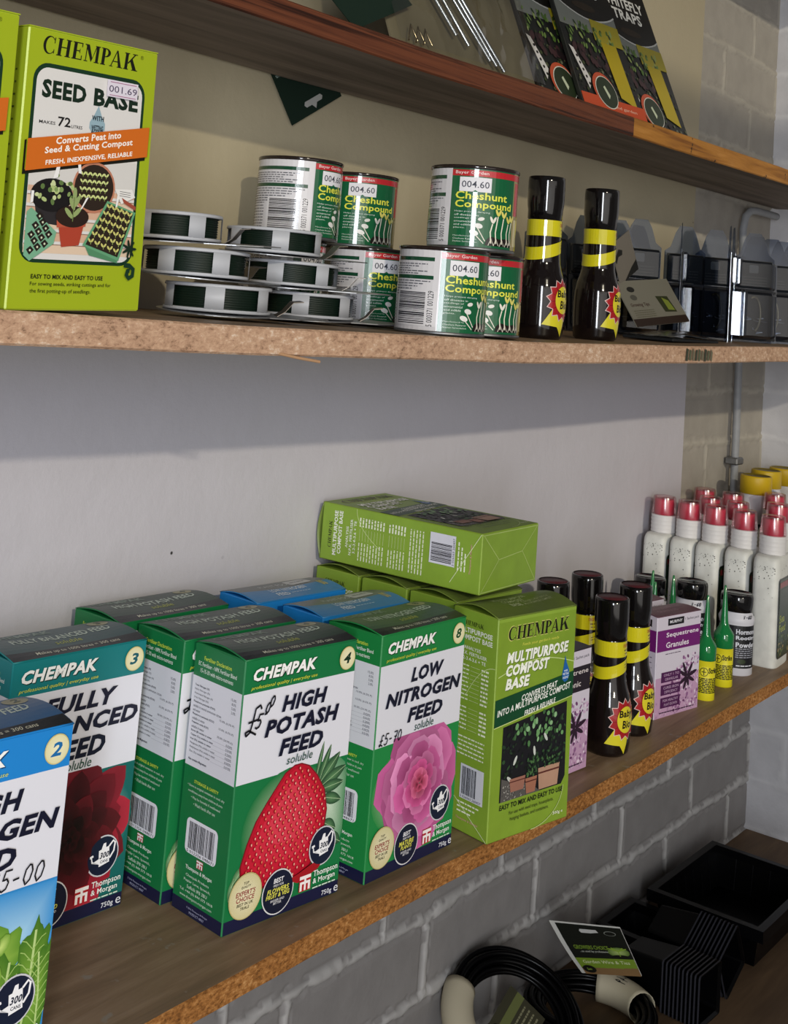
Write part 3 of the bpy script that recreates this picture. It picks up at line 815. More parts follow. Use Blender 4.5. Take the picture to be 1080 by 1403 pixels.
def feed_front(c, k):
    d = FEED[k]
    c.rect(0, .048, 1, .54, d['low']); c.rect(0, .54, 1, .876, WHT); c.rect(0, .876, 1, 1, d['hdr']); c.rect(0, 0, 1, .048, NAVY)
    c.L = 2; d['art'](c)
    c.L = 9
    # header
    c.text('CHEMPAK', .062, .918, .622, .966, '#0b2a1c' if d['num'] != '2' else '#0c3f70', .035, .22); c.L = 10
    c.text('CHEMPAK', .056, .922, .616, .970, '#f4f4f2', .042, .22)
    c.text('professional quality | everyday use', .045, .888, .628, .905, '#d9dc3c', .0, .22)
    c.L = 9; c.disc(.907, .938, .0086, '#c9bd7c', 32, .0088); c.L = 10; c.disc(.907, .938, .0080, '#ddd6a8', 32, .0082, cc='#efe9c6'); c.L = 11
    nc = {'4': '#12301f', '8': '#1d4b28', '3': '#0f5a66', '2': '#1a6aa8'}[d['num']]
    c.text(d['num'], .870, .917, .938, .960, nc, .03, .2)
    c.L = 9
    for t, u0, v0, u1, v1 in d['lines']: c.text(t, u0, v0, u1, v1, INK, .042, .22)
    c.text('soluble', *d['sol'], '#1f4a3a', .0, .22)
    if d['price']:
        p = d['price']; c.L = 10
        if p == 'up':
            hand(c, '£', .022, .722, .0200, slant=.22, wd=.0015); hand(c, '5', .100, .742, .0095, slant=.3, wd=.0014); hand(c, '-', .165, .772, .0075, slant=.3, wd=.0013)
            hand(c, '0', .180, .790, .0075, slant=.3, wd=.0013); hand(c, '0', .215, .812, .0075, slant=.3, wd=.0013)
        else: hand(c, p[0], p[1], p[2], p[3], slant=p[4], wd=.0010 if p[3] < .015 else .0014)
    # badges
    c.L = 12; c.disc(.148, .125, .0158, '#b9ad74', 36); c.L = 13; c.disc(.148, .125, .0151, '#cfc697', 36, cc='#e6dfbd'); c.L = 14
    for t, v, h, w, col in (('TOP', .173, .0019, .01, '#3a3420'), ('QUALITY', .159, .0019, .014, '#3a3420'), ("EXPERT'S", .138, .0034, .025, '#8c1c2c'), ('CHOICE', .117, .0034, .019, '#8c1c2c'), ('BEST IN UK', .098, .0022, .02, '#3a3420'), ('TRIALS', .083, .0020, .012, '#3a3420')):
        c.textc(t, .148, v, h, col, .02, .15, w)
    c.L = 12; c.disc(.428, .096, .0158, '#d9d9dc', 36); c.L = 13; c.disc(.428, .096, .0149, '#141a30', 36); c.L = 14
    for t, v, h, w, col in (('BEST', .140, .0034, .012, '#e9e9ee'), ('FEED FOR', .122, .0017, .012, '#c9c9ce'), (d['best'][0], .104, .0036, .024, '#e0dc58'), (d['best'][1], .085, .0030, .024, '#e0dc58'), ('BIGGER AND', .067, .0017, .015, '#c9c9ce'), ('BETTER', .056, .0017, .010, '#c9c9ce')):
        c.textc(t, .428, v, h, col, .025, .18, w)
    c.L = 12; watering_can(c, .806, .212, .0142)
    c.L = 12; tm_mark(c, .617, .060, .722, .122)
    c.text('Thompson', .742, .094, .966, .124, '#eef2ee', .01); c.text('& Morgan', .742, .068, .945, .094, '#eef2ee', .01)
    c.blob(None, .058, .742, .96, .0009, '#cfe0d2', 4)
    c.text('750g', .832, .010, .925, .034, '#dfe2ec', .01); c.text('e', .945, .012, .985, .036, '#dfe2ec')

def feed_side(c, k):
    d = FEED[k]
    c.rect(0, 0, 1, .048, NAVY); c.rect(0, .048, 1, .537, d['low']); c.rect(0, .537, 1, .878, WHT); c.rect(0, .878, 1, 1, d['hdr'])
    c.L = 2
    c.text('Fertiliser Declaration', .2, .947, .76, .963, '#cfe048', .01); c.text('EC Fertiliser - NPK Fertiliser Blend', .09, .922, .87, .938, '#e9f0ea', .005)
    c.text({'4': '15-15-30', '8': '10-10-10', '3': '20-20-20', '2': '25-15-15'}[d['num']] + ' with micro-nutrients', .14, .897, .81, .913, '#e9f0ea', .005)
    left = ['Total Nitrogen (N)', 'Nitric Nitrogen (N)', 'Ammoniacal Nitrogen (N)', 'Ureic Nitrogen (N)', 'Phosphorus pentoxide (P₂O₅)', 'soluble in neutral ammonium citrate', 'and water', 'Phosphorus pentoxide (P₂O₅)', 'soluble in water', 'Potassium oxide (K₂O)', 'soluble in water', 'Boron (B) soluble in water', 'Copper (Cu) soluble in water', 'Iron (Fe) soluble in water', 'Manganese (Mn) soluble in water', 'Molybdenum (Mo) soluble in water', 'Zinc (Zn) soluble in water']
    right = {0: '15.0%', 1: '8.0%', 2: '5.0%', 3: '2.0%', 6: '15.0% (6.5% P)', 8: '15.0% (6.5% P)', 10: '30.0% (24.9% K)', 11: '0.020%', 12: '0.010%', 13: '0.200%', 14: '0.020%', 15: '0.002%', 16: '0.010%'}
    for i, t in enumerate(left):
        v = .845 - i * .0158; t = t.replace('₂', '2').replace('₅', '5')
        w = min(.62, len(t) * .0165)
        c.text(t, .06, v - .006, .06 + w, v + .004, '#2a2a3c', .02 if i in (0, 4, 7, 9, 11, 12, 13) else 0)
        if i in right:
            w = len(right[i]) * .021; c.text(right[i], .905 - w, v - .006, .905, v + .004, '#2a2a3c')
            if i > 10: c.rect(.5, v - .0055, .78, v - .0048, '#a0a0ac')
    c.text('Also contains Magnesium', .055, .556, .43, .568, '#2a2a3c', .02)
    c.text('STORAGE & SAFETY', .225, .482, .72, .494, '#cfe048', .015)
    for i, (t, a, b) in enumerate((('• Store in original container in cool, dry', .10, .85), ('conditions away from children & pets', .12, .82), ('• May be harmful if swallowed', .19, .78), ('• Wash hands after use', .25, .69))):
        c.text(t, a, .461 - i * .0205, b, .473 - i * .0205, '#d5e6d8')
    c.rrect(.155, .222, .79, .352, .004, '#e6e6f0'); c.L = 3; c.barcode(.215, .240, .735, .340, n=26, seed=len(k)); c.text('5 012356 048671', .2, .226, .75, .236, '#15151c'); c.L = 2
    tm_mark(c, .42, .185, .55, .215)
    c.text('Thompson & Morgan', .21, .160, .745, .178, '#e9f2ea', .015)
    for i, (t, a, b) in enumerate((('Chempak Products', .23, .70), ('Poplar Lane, Ipswich,', .2, .74), ('Suffolk IP8 3BU', .27, .68), ('Tel. +44 (0) 844 573 1818', .13, .80), ('www.thompson-morgan.com', .14, .79))):
        c.text(t, a, .136 - i * .0195, b, .148 - i * .0195, '#d5e6d8', .005)
    c.text('© 2016 Thompson & Morgan', .30, .024, .72, .033, '#aeb2d2'); c.text('PRODUCT 48067', .36, .010, .66, .019, '#aeb2d2')

def feed_top(c, k):
    d = FEED[k]
    dark = {'4': '#274034', '8': '#30553a', '3': '#2c4f52', '2': '#2f5f8e'}[d['num']]
    c.rect(0, .20, 1, 1, dark); c.rect(0, 0, 1, .20, '#12181c')
    c.L = 2
    c.text('CHEMPAK', .08, .78, .54, .95, '#7e9488', .03, .22)
    c.text({'4': 'HIGH POTASH FEED', '8': 'LOW NITROGEN FEED', '3': 'FULLY BALANCED FEED', '2': 'HIGH NITROGEN FEED'}[d['num']], .15, .48, .90, .66, '#c3d2c6', .02, .22)
    c.text('soluble', .41, .30, .61, .42, '#b7bf4a', .0, .22)
    c.text('Makes up to 1000 litres = 300 cans', .19, .05, .82, .15, '#d5d5c2', .01, .2)
    c.disc(.90, .82, .0082, '#a39f78', 24); c.L = 3; c.text(d['num'], .875, .76, .925, .90, '#2c4436', .02, .2)

def mp_front(c):
    c.rect(0, 0, 1, 1, '#7d9a2e'); c.L = 2
    c.rect(0, .985, 1, 1, '#8aa83a')
    serif_chempak(c, .112, .893, .915, .962, '#c2c46a'); c.L = 3; serif_chempak(c, .118, .897, .912, .958, '#15130c'); c.L = 2
    c.text("Feeds your garden's needs", .305, .857, .778, .875, '#d8d85a', 0, .1)
    for t, a, b, u0, u1 in (('MULTIPURPOSE', .790, .842, .114, .914), ('COMPOST', .731, .783, .112, .668), ('BASE', .670, .722, .112, .42)):
        c.text(t, u0 + .008, a - .004, u1 + .008, b - .004, '#4b6420', .03, .2); c.L += 1; c.text(t, u0, a, u1, b, '#f1f3ea', .045, .2); c.L -= 1
    # oval line, drop
    c.line([(.02 + .98 * t, .735 + .05 * sin(pi * t)) for t in [i / 20 for i in range(21)]], .0007, '#c4d68e')
    drop = [(.875, .772), (.90, .735), (.935, .70), (.94, .672), (.915, .65), (.88, .645), (.85, .66), (.843, .685), (.86, .72)]
    c.L = 4; c.poly(drop, '#1c5ea6'); c.L = 5
    for t, v in (('with', .70), ('WETTING', .684), ('AGENT', .667)): c.textc(t, .89, v, .0021, '#dfe8f2', .02, 0, .0085)
    c.L = 2; c.poly([(0, .506), (1, .570), (1, .574), (0, .510)], '#cdd98f'); c.L = 3
    c.poly([(0, .510), (1, .574), (1, .690), (0, .634)], '#0f4527'); c.L = 4
    def slant(t, u0, v0, u1, h, dv):
        g, fs, _ = glyphs(t, .02, .15)
        c.raw([(u0 + x * (u1 - u0), v0 + y * h + x * dv) for x, y in g], fs, '#eef0ea')
    slant('CONVERTS PEAT', .325, .604, .785, .028, .030); slant('INTO A MULTIPURPOSE COMPOST', .03, .556, .965, .030, .056); slant('FRESH & RELIABLE', .37, .533, .77, .024, .027)
    # photograph of plants in pots
    r = random.Random(4); c.L = 2
    P = [(.11, .165), (.90, .165), (.945, .20), (.93, .552), (.115, .503)]
    c.poly(P, '#15151a'); c.L = 3
    c.poly([(.125, .165), (.62, .165), (.5, .21), (.3, .235), (.125, .27)], '#55524f')
    for i in range(70):
        x, y = r.uniform(.13, .5), r.uniform(.168, .235); c.disc(x, y, .0006, r.choice(['#8d8a86', '#3a3836', '#a9a6a0']), 5)
    for i in range(150):
        x, y = r.uniform(.13, .92), r.uniform(.25, .50); c.disc(x, y, r.uniform(.0008, .0022), r.choice(['#1c2a1c', '#243a26', '#101612', '#2e4a2c', '#181c20']), 7, r.uniform(.0008, .003), r.uniform(0, 3))
    c.L = 4
    for i in range(46):
        x, y = r.gauss(.56, .16), r.uniform(.40, .53)
        if .15 < x < .9 and y < .50 + .05 * x: c.disc(x, y, r.uniform(.0013, .0024), r.choice(['#4f7a4a', '#6a9a62', '#8ab483', '#3c5f3a']), 9, r.uniform(.002, .0032), r.uniform(-.5, .5))
    for x, y, a in ((.28, .34, -.5), (.52, .36, .2), (.66, .41, .6), (.22, .26, .9)): c.disc(x, y, .0016, '#c3c8c2', 9, .0045, a)
    for x0, y0, w, h, b in ((.22, .20, .2, .06, '#9a6a5a'), (.42, .172, .15, .07, '#a06a54'), (.58, .172, .28, .1, '#b08a74')):
        c.poly([(x0 + .02, y0), (x0 + w - .02, y0), (x0 + w, y0 + h), (x0, y0 + h)], b); c.L = 5; c.rect(x0, y0 + h * .72, x0 + w, y0 + h * .8, '#5a2c26'); c.L = 4
    for i in range(120):
        x = r.choice([r.uniform(.44, .58), r.uniform(.6, .86)]); y = r.uniform(.245, .33) if x < .59 else r.uniform(.272, .345)
        c.disc(x, y, r.uniform(.0008, .0015), r.choice(['#26422a', '#3a5c36', '#16241a', '#4a6e40']), 6)
    c.L = 3
    c.text('EASY TO MIX AND EASY TO USE', .112, .131, .92, .154, '#14180a', .015, .1)
    c.text('For use with seed trays, houseplants,', .235, .096, .80, .116, '#20260e', 0, .1); c.text('hanging baskets, and containers.', .25, .068, .74, .088, '#20260e', 0, .1)
    c.text('300g e', .80, .028, .93, .046, '#e6ead2', .01)
    c.line([(.52 + .4 * sin(t), .0 + .16 * (1 - cos(t))) for t in [i * pi / 24 for i in range(13)]], .0006, '#c4d68e')

def mp_side(c):
    c.rect(0, 0, 1, 1, '#86a636'); c.L = 2
    serif_chempak(c, .22, .934, .70, .955, '#15130c')
    c.text('MULTIPURPOSE', .10, .898, .90, .922, '#f1f3ea', .025, 0); c.text('COMPOST BASE', .14, .866, .91, .890, '#f1f3ea', .025, 0)
    c.text('ANALYSIS', .28, .822, .66, .838, '#f1f3ea', .01); c.text('N.P.K. FERTILISER', .16, .797, .80, .813, '#f1f3ea', .01); c.text('3.2-3.4-3.6 + TE', .2, .772, .78, .788, '#f1f3ea', .01)
    y = .748
    for i in range(22):
        if i not in (9, 16):
            c.blob(None, y, .10, .42 if i < 16 else .85, .0012, '#e6ebd2', i)
            if i < 16: c.rect(.45, y - .001, .66, y + .0008, '#cfdba6'); c.blob(None, y, .70, .86, .0016, '#eef2dc', 40 + i)
        y -= .0192
    c.rect(.36, .148, .88, .302, '#dcdce8'); c.L = 3; c.barcode(.40, .168, .72, .292, n=20, seed=9); c.text('5 026563 260457', .38, .152, .84, .163, '#20202c'); c.L = 2
    for i in range(3): c.blob(None, .128 - i * .02, .32, .8 - i * .08, .0013, '#eef2dc', 80 + i)
    c.text('Thompson & Morgan', .30, .048, .80, .062, '#c8a088', .02)
    c.line([(1 - .62 * t, .775 - .16 * t * t) for t in [i / 12 for i in range(13)]], .0007, '#c4d68e')
    c.line([(1.0, 0.0), (.1, .17)], .0006, '#d9e4b4')

def mp_top(c):
    c.rect(0, 0, 1, 1, '#5f6f33'); c.L = 2
    c.text('MULTIPURPOSE', .3, .66, .72, .78, '#b9bf9c', .02, .2); c.text('COMPOST', .34, .5, .62, .62, '#b9bf9c', .02, .2); c.text('BASE', .36, .32, .5, .45, '#c9cdb0', .02, .2)
    c.text('CONVERTS PEAT INTO A', .54, .42, .88, .49, '#aab088', .01, .2); c.text('MULTIPURPOSE COMPOST', .52, .32, .88, .39, '#aab088', .01, .2)

def mp_bottom(c):
    c.rect(0, 0, 1, 1, '#7f9d33'); c.L = 2
    for p in ([(0, 0), (.3, .52), (.72, .58), (1, 1)], [(0, 1), (.3, .52)], [(.72, .58), (1, 0)], [(.02, .98), (.98, .98)], [(.02, .02), (.98, .02)]): c.line(p, .0007, '#a9bd70')

def seed_front(c):
    r = random.Random(8)
    c.rect(0, 0, 1, 1, '#9aab1c'); c.L = 2
    serif_chempak(c, .095, .918, .845, .983, '#14140c'); c.textc('®', .872, .975, .0025, '#4a5210')
    # framed panel: green rule round white
    c.rrect(.048, .165, .918, .884, .010, '#12331f', 6); c.L = 3; c.rrect(.072, .178, .896, .868, .008, '#d6d3d0', 6); c.L = 4
    for t, a, b in (('SEED', .115, .447), ('BASE', .507, .865)): c.text(t, a, .758, b, .826, '#12261a', .045)
    c.text('MAKES', .113, .664, .232, .676, '#1c1c1c', .01); c.text('72', .250, .662, .346, .698, '#1c1c1c', .02); c.text('LITRES', .352, .662, .436, .674, '#1c1c1c', .01)
    c.L = 6; c.poly([(.548, .76), (.575, .725), (.607, .695), (.608, .672), (.585, .654), (.55, .649), (.513, .654), (.487, .672), (.488, .695), (.52, .725)], '#8fa9b4'); c.L = 7
    for t, v, h in (('WITH', .712, .0030), ('WETTING', .676, .0030), ('AGENT', .661, .0028)): c.textc(t, .548, v, h, '#16242c', .03, 0, .0088)
    c.L = 5; c.poly([(.022, .474), (.036, .476), (.036, .600), (.022, .596)], '#14140c'); c.poly([(.022, .474), (.955, .578), (.955, .596), (.022, .490)], '#14140c')
    # artwork: bench with pots and trays of seedlings
    A = '#d9c6b4'
    for i in range(7):
        y0 = .20 + i * .044; c.L = 4; c.rect(.074, y0, .894, y0 + .030, '#cfa88e' if i % 2 else '#d8bfa6'); c.rect(.074, y0 + .03, .894, y0 + .033, '#8a6a58')
    c.L = 4; c.rect(.074, .44, .894, .56, '#cfccc8')
    def ell(x, y, rx, ry, col, lift=0): c.L += lift; c.disc(x, y, rx, col, 26, ry); c.L -= lift
    def sprout(x, y, s, col='#c7cf88'):
        c.line([(x, y - s * .10 / c.h * .01), (x, y + s * .6 / c.h)], s * .16, '#8fa05a')
        c.disc(x - s * .35 / c.w, y + s * .75 / c.h, s * .22, col, 9, s * .45, .7); c.disc(x + s * .35 / c.w, y + s * .75 / c.h, s * .22, col, 9, s * .45, -.7)
    c.L = 5
    # black pot with leafy seedlings
    c.poly([(.155, .31), (.345, .30), (.385, .40), (.115, .42)], '#2b282a'); ell(.25, .41, .0148, .0095, '#171516', 1); c.L = 7
    for i in range(30):
        a = r.uniform(0, 2 * pi); q = r.uniform(0, 1); x, y = .26 + .15 * q * cos(a), .43 + .055 * q * sin(a)
        c.disc(x, y, r.uniform(.0012, .0022), r.choice(['#7d9458', '#a9b878', '#5c7440', '#c2cb98']), 9, r.uniform(.001, .0016), r.uniform(0, 3))
    # round terracotta pan
    c.L = 5; c.poly([(.47, .35), (.68, .37), (.695, .46), (.43, .46)], '#8d4433'); ell(.562, .452, .0158, .0150, '#b87a60', 1); ell(.562, .452, .0145, .0135, '#2c211a', 2); c.L = 8
    for i in range(6):
        for j in range(4):
            x, y = .468 + i * .036, .405 + j * .028
            if ((x - .562) / .125) ** 2 + ((y - .45) / .075) ** 2 < 1: sprout(x, y, .0028)
    # small terracotta pot with one plant
    c.L = 8; c.poly([(.345, .225), (.475, .235), (.50, .305), (.315, .295)], '#a8402c'); c.poly([(.30, .295), (.515, .305), (.52, .345), (.295, .335)], '#b5543c'); ell(.41, .338, .0118, .0062, '#2a1c16', 1); c.L = 10
    for x, y, a in ((.38, .35, .8), (.44, .355, -.8), (.40, .385, .5), (.435, .395, -.5), (.415, .42, 0)): c.disc(x, y, .0015, '#8fa066', 9, .0042, a)
    c.line([(.412, .32), (.414, .41)], .0006, '#6c7d48')
    # big green tray
    c.L = 8; c.poly([(.516, .24), (.785, .19), (.79, .175), (.56, .20)], '#4f8560'); c.poly([(.672, .408), (.908, .372), (.796, .184), (.503, .236)], '#5f9a72'); c.L = 9; c.poly([(.682, .398), (.888, .368), (.785, .198), (.526, .24)], '#2a2019'); c.L = 10
    for i in range(5):
        for j in range(6):
            a, b = (i + .5) / 5, (j + .5) / 6
            x = (.682 + (.888 - .682) * a) * (1 - b) + (.526 + (.785 - .526) * a) * b; y = (.398 + (.368 - .398) * a) * (1 - b) + (.24 + (.198 - .24) * a) * b
            sprout(x, y - .008, .0032, '#c3bf70')
    # cell tray
    c.L = 8; c.poly([(.075, .345), (.105, .36), (.30, .278), (.285, .235), (.12, .17), (.075, .19)], '#74a888'); c.L = 9
    for i in range(4):
        for j in range(4):
            a, b = i / 4, j / 4
            x = .085 + a * .10 + b * .10 - .02; y = .345 - b * .085 - .012 - a * .0 - (3 - i) * .034
            if x > .078 and y > .205: c.poly([(x, y), (x + .03, y + .014), (x + .056, y), (x + .026, y - .018)], '#231c18'); c.L = 10; c.disc(x + .028, y - .002, .0007, '#cdd2b4', 6); c.L = 9
    # plant labels and packet
    c.L = 11
    for p in ([(.24, .47), (.275, .475), (.285, .515), (.26, .515)], [(.425, .50), (.45, .498), (.435, .545), (.415, .545)], [(.46, .365), (.475, .37), (.52, .415), (.50, .41)], [(.735, .385), (.75, .39), (.765, .44), (.745, .44)], [(.09, .375), (.11, .38), (.112, .42), (.092, .42)]): c.poly(p, '#e8e6e4')
    c.poly([(.72, .455), (.86, .46), (.89, .43), (.78, .40)], '#e2dfdb'); c.poly([(.78, .425), (.90, .395), (.90, .38), (.80, .405)], '#9a4a38')
    for i in range(3): c.L = 12; c.line([(.76, .448 - i * .008), (.85, .445 - i * .008)], .0003, '#5a5a5a')
    # curl and leaf at the corner
    c.L = 12; c.line([(.84, .170), (.885, .168), (.918, .155), (.915, .13), (.885, .120), (.866, .133), (.872, .148), (.89, .148)], .0028, '#12331f')
    for a in range(7): c.disc(.873 + .03 * cos(a * .9), .232 + .018 * sin(a * .9), .0009, '#12281a', 8, .0030, a * .9 - pi / 2)
    # orange banner last
    c.L = 13; c.poly([(.032, .487), (.960, .592), (.963, .708), (.033, .602)], '#c9661c'); c.L = 14
    def sl(t, u0, v0, u1, v1, h, b): 
        g, fs, _ = glyphs(t, b); c.raw([(u0 + x * (u1 - u0), v0 + y * h + x * (v1 - v0)) for x, y in g], fs, '#f2ece4')
    sl('Converts Peat into', .236, .5935, .732, .6495, .026, .025); sl('Seed & Cutting Compost', .16, .5485, .83, .6225, .031, .025); sl('FRESH, INEXPENSIVE, RELIABLE', .172, .512, .834, .585, .021, .025)
    c.L = 2
    c.text('EASY TO MIX AND EASY TO USE', .147, .108, .688, .124, '#14180a', .02); c.text('For sowing seeds, striking cuttings and for', .145, .080, .756, .097, '#20260e'); c.text('the first potting-up of seedlings.', .147, .054, .60, .072, '#20260e')

def sq_front(c, tonic=False):
    r = random.Random(6)
    c.rect(0, 0, 1, 1, '#cdc6d4'); c.rect(0, 0, 1, .40, '#b994b4', None)
    band = '#221a24' if tonic else '#6c1a6c'
    c.rect(0, .657, 1, .868, band); c.L = 2
    c.rect(.23, .905, .60, .975, '#15131a'); c.text('1 Sachet pack', .63, .925, .96, .958, '#2a2a38'); c.L = 3; c.text('MURPHY', .27, .925, .56, .955, '#dedee6', .02)
    if tonic:
        c.text('Sequestrene', .20, .79, .95, .845, '#d8cfd0', .01); c.text('Plant Tonic', .20, .70, .80, .75, '#d8cfd0', .01)
    else:
        c.text('Sequestrene', .20, .778, .955, .838, '#e6dce8', .02); c.text('Granules', .20, .685, .73, .742, '#e6dce8', .02)
    c.L = 2; c.blob(None, .625, .2, .55, .0009, '#5a4a60', 3)
    for i in range(170):
        x, y = r.uniform(.35, 1), r.uniform(.05, .58)
        if y > .75 * x + .1: continue
        c.disc(min(.97, x), y, r.uniform(.0008, .0022), r.choice(['#8d5f8c', '#a67aa4', '#6d3f6c', '#c9adc8', '#dcc9dc']), 7, r.uniform(.001, .003), r.uniform(0, 3))
    for i in range(60): c.disc(r.uniform(.02, .98), r.uniform(.02, .16), r.uniform(.0006, .0015), r.choice(['#a884a6', '#cbb0c8']), 6)
    c.L = 3
    for a, L_ in ((.5, .020), (1.1, .018), (2.0, .017), (2.7, .016), (-.6, .018), (-1.3, .02), (-2.0, .016), (3.4, .012)):
        c.disc(.72 + cos(a + pi / 2) * L_ * .5 / c.w, .36 + sin(a + pi / 2) * L_ * .5 / c.h, .0022, '#2a1428', 10, L_ * .5, a)
    c.L = 4
    for i, t in enumerate((('ONLY 1 TO', 'GRANULAR'), ('CURES IRON', 'DEFICIENCY'), ('FOR HEALTHY', 'PLANT GROWTH'))):
        v = .40 - i * .125; c.rect(.12, v - .05, .56, v + .05, '#4a1a4c'); c.L = 5
        c.text(t[0], .17, v + .008, .52, v + .034, '#b89ab8', .01); c.text(t[1], .2, v - .034, .5, v - .008, '#b89ab8', .01); c.L = 4
    c.blob(None, .055, .1, .9, .0012, '#3a1f3c', 9)

def sq_side(c, tonic=False):
    band = '#221a24' if tonic else '#6c1a6c'
    c.rect(0, 0, 1, 1, '#c4bccb'); c.rect(0, .657, 1, .868, band); c.L = 2; c.rect(.2, .90, .8, .97, '#15131a')
    for i in range(9): c.blob(None, .6 - i * .05, .12, .85, .0010, '#6a5a70', i)

def carton(root, w, d, h, base, front=None, side=None, bottom=None, back_col=None, mat=None, top_col='#15181a', lid=0.0):
    """one folded carton: body mesh with its printing; origin at the front left foot"""
    sh = Sh(base); sh.box((0, 0, 0), (w, d, h), base, 0.0009)
    if front: front(Canvas(sh, w - .0016, h - .0016, flat((.0008, 0, .0008), (1, 0, 0), (0, 0, 1))))
    if side: side(Canvas(sh, d - .0016, h - .0016, flat((0, d - .0008, .0008), (0, -1, 0), (0, 0, 1))))
    if bottom: bottom(Canvas(sh, w - .0016, d - .0016, flat((.0008, d - .0008, 0), (1, 0, 0), (0, -1, 0))))
    return sh.build('carton', [mat or M_CARD], root)

def lid(root, w, d, h, base, art, arch=0.004, mat=None):
    """the tucked top panel, bowed up a little along its left and right edges"""
    sh = Sh(base); t = .0007
    def z(x, y):
        e = sin(pi * min(1, max(0, y / d))); k = 0.35 + 0.65 * abs(2 * x / w - 1) ** 1.5
        return h + arch * e * k
    n = 10; vs = []; N = 12
    for j in range(n + 1):
        for i in range(N + 1):
            vs.append((w * i / N, d * j / n, z(w * i / N, d * j / n)))
    k = len(vs); vs += [(x, y, zz - t) for x, y, zz in vs]
    fs = []
    for j in range(n):
        for i in range(N):
            a = j * (N + 1) + i; fs.append((a, a + 1, a + N + 2, a + N + 1)); fs.append((a + k, a + N + 1 + k, a + N + 2 + k, a + 1 + k))
    for i in range(N): fs.append((i, i + k, i + 1 + k, i + 1)); a = n * (N + 1) + i; fs.append((a, a + 1, a + 1 + k, a + k))
    for j in range(n):
        a = j * (N + 1); b = a + N + 1; fs.append((a, b, b + k, a + k)); a += N; b += N; fs.append((a, a + k, b + k, b))
    sh.add(vs, fs, base, True)
    if art:
        class Cv(Canvas):
            def rect(s, u0, v0, u1, v1, col, col2=None):
                nu, nv = max(1, int((u1 - u0) * 10)), max(1, int((v1 - v0) * 10)); p = []
                for b in range(nv + 1):
                    for a in range(nu + 1): p.append((u0 + (u1 - u0) * a / nu, v0 + (v1 - v0) * b / nv))
                s.raw(p, [(b * (nu + 1) + a, b * (nu + 1) + a + 1, (b + 1) * (nu + 1) + a + 1, (b + 1) * (nu + 1) + a) for b in range(nv) for a in range(nu)], col)
        art(Cv(sh, w - .0012, d - .0012, lambda x, y, dd: (x + .0006, y + .0006, z(x + .0006, y + .0006) + dd * 1.5)))
    return sh.build('top_flap', [mat or M_CARD], root)

FW, FD, FH = 0.1168, 0.0587, 0.190
def make_feed(k, label, group, x, y, yaw, z=0.5216, tilt=0.0):
    d = FEED[k]
    r = thing('feed_carton', label, 'box', (x, y, z), (0, tilt, yaw), group)
    carton(r, FW, FD, FH, d['hdr'], lambda c: feed_front(c, k), lambda c: feed_side(c, k))
    lid(r, FW, FD, FH, d['hdr'], lambda c: feed_top(c, k))
    return r

GF = 'boxes of soluble plant feed on the lower shelf'
pot = make_feed('potash', 'front green high potash feed carton with large red strawberry in full view', GF, -.1369, -.1994, -.1086)
dup(pot, 'second green potash feed carton, half hidden behind the strawberry front carton', (-.1372, -.1358, .5216), (0, 0, -.0984))
dup(pot, 'rearmost dark green potash carton against the wall, only its top showing', (-.1453, -.0715, .5216), (0, 0, -.0498))
make_feed('nitro8', 'green low nitrogen feed carton with a big pink rose and number 8', GF, .0024, -.2199, -.0378)
make_feed('balanced', 'teal fully balanced feed carton with a dark red dahlia and number 3', GF, -.2725, -.1061, -.0718)
n2 = make_feed('nitro2', 'blue high nitrogen feed carton with lettuce at the lower left corner', GF, -.4315, -.2139, -.0864)
dup(n2, 'blue feed carton barely showing behind the lettuce one at the left edge', (-.4440, -.1470, .5216), (0, 0, -.0864))

# blue plant food cartons with plain tops
def blue_top(c):
    c.rect(0, 0, 1, .52, '#2a7cb8'); c.rect(0, .52, 1, 1, '#6a6f70'); c.L = 2
    c.text('PLANT FOOD', .30, .66, .66, .80, '#c9cdd0', .01, .15)
    c.text('LOW NITROGEN', .30, .34, .70, .50, '#dfe9f0', .02, .1); c.text('FEED', .30, .14, .44, .28, '#dfe9f0', .02, .1); c.blob(None, .22, .47, .68, .0012, '#bcd4e4', 2)
    c.rrect(.62, .60, .86, .90, .003, '#c9c9cc'); c.L = 3; c.blob(None, .75, .66, .82, .002, '#7a7a80', 3); c.L = 2
    for a in (.885,): c.line([(.90 + .022 * sin(t), .42 + .13 * sin(2 * t)) for t in [i * 2 * pi / 24 for i in range(25)]], .0010, '#c9b860')
def blue_side(c):
    c.rect(0, 0, 1, 1, '#1b79c4'); c.L = 2
    for i in range(12): c.blob(None, .88 - i * .06, .12, .86, .0016, '#cfe2f0', i)
def blue_front(c):
    c.rect(0, 0, 1, 1, '#1f80cc'); c.L = 2; c.rect(0, .35, 1, .75, '#dcdce6'); c.L = 3; c.text('LOW NITROGEN', .1, .6, .9, .68, '#1a4a80', .02); c.text('FEED', .3, .48, .7, .56, '#1a4a80', .02)
GB = 'blue low nitrogen plant food cartons'
b = thing('plant_food_carton', 'front blue plant food carton just behind the pink rose carton', 'box', (.0110, -.1500, .5216), (0, 0, -.09), GB)
carton(b, .1125, .050, .1885, '#1d7cc8', blue_front, blue_side)
lid(b, .1125, .050, .1885, '#2a7cb8', blue_top, .0035)
dup(b, 'rear blue plant food carton against the wall beside the green stack', (-.0010, -.0850, .5216), (0, 0, -.085))

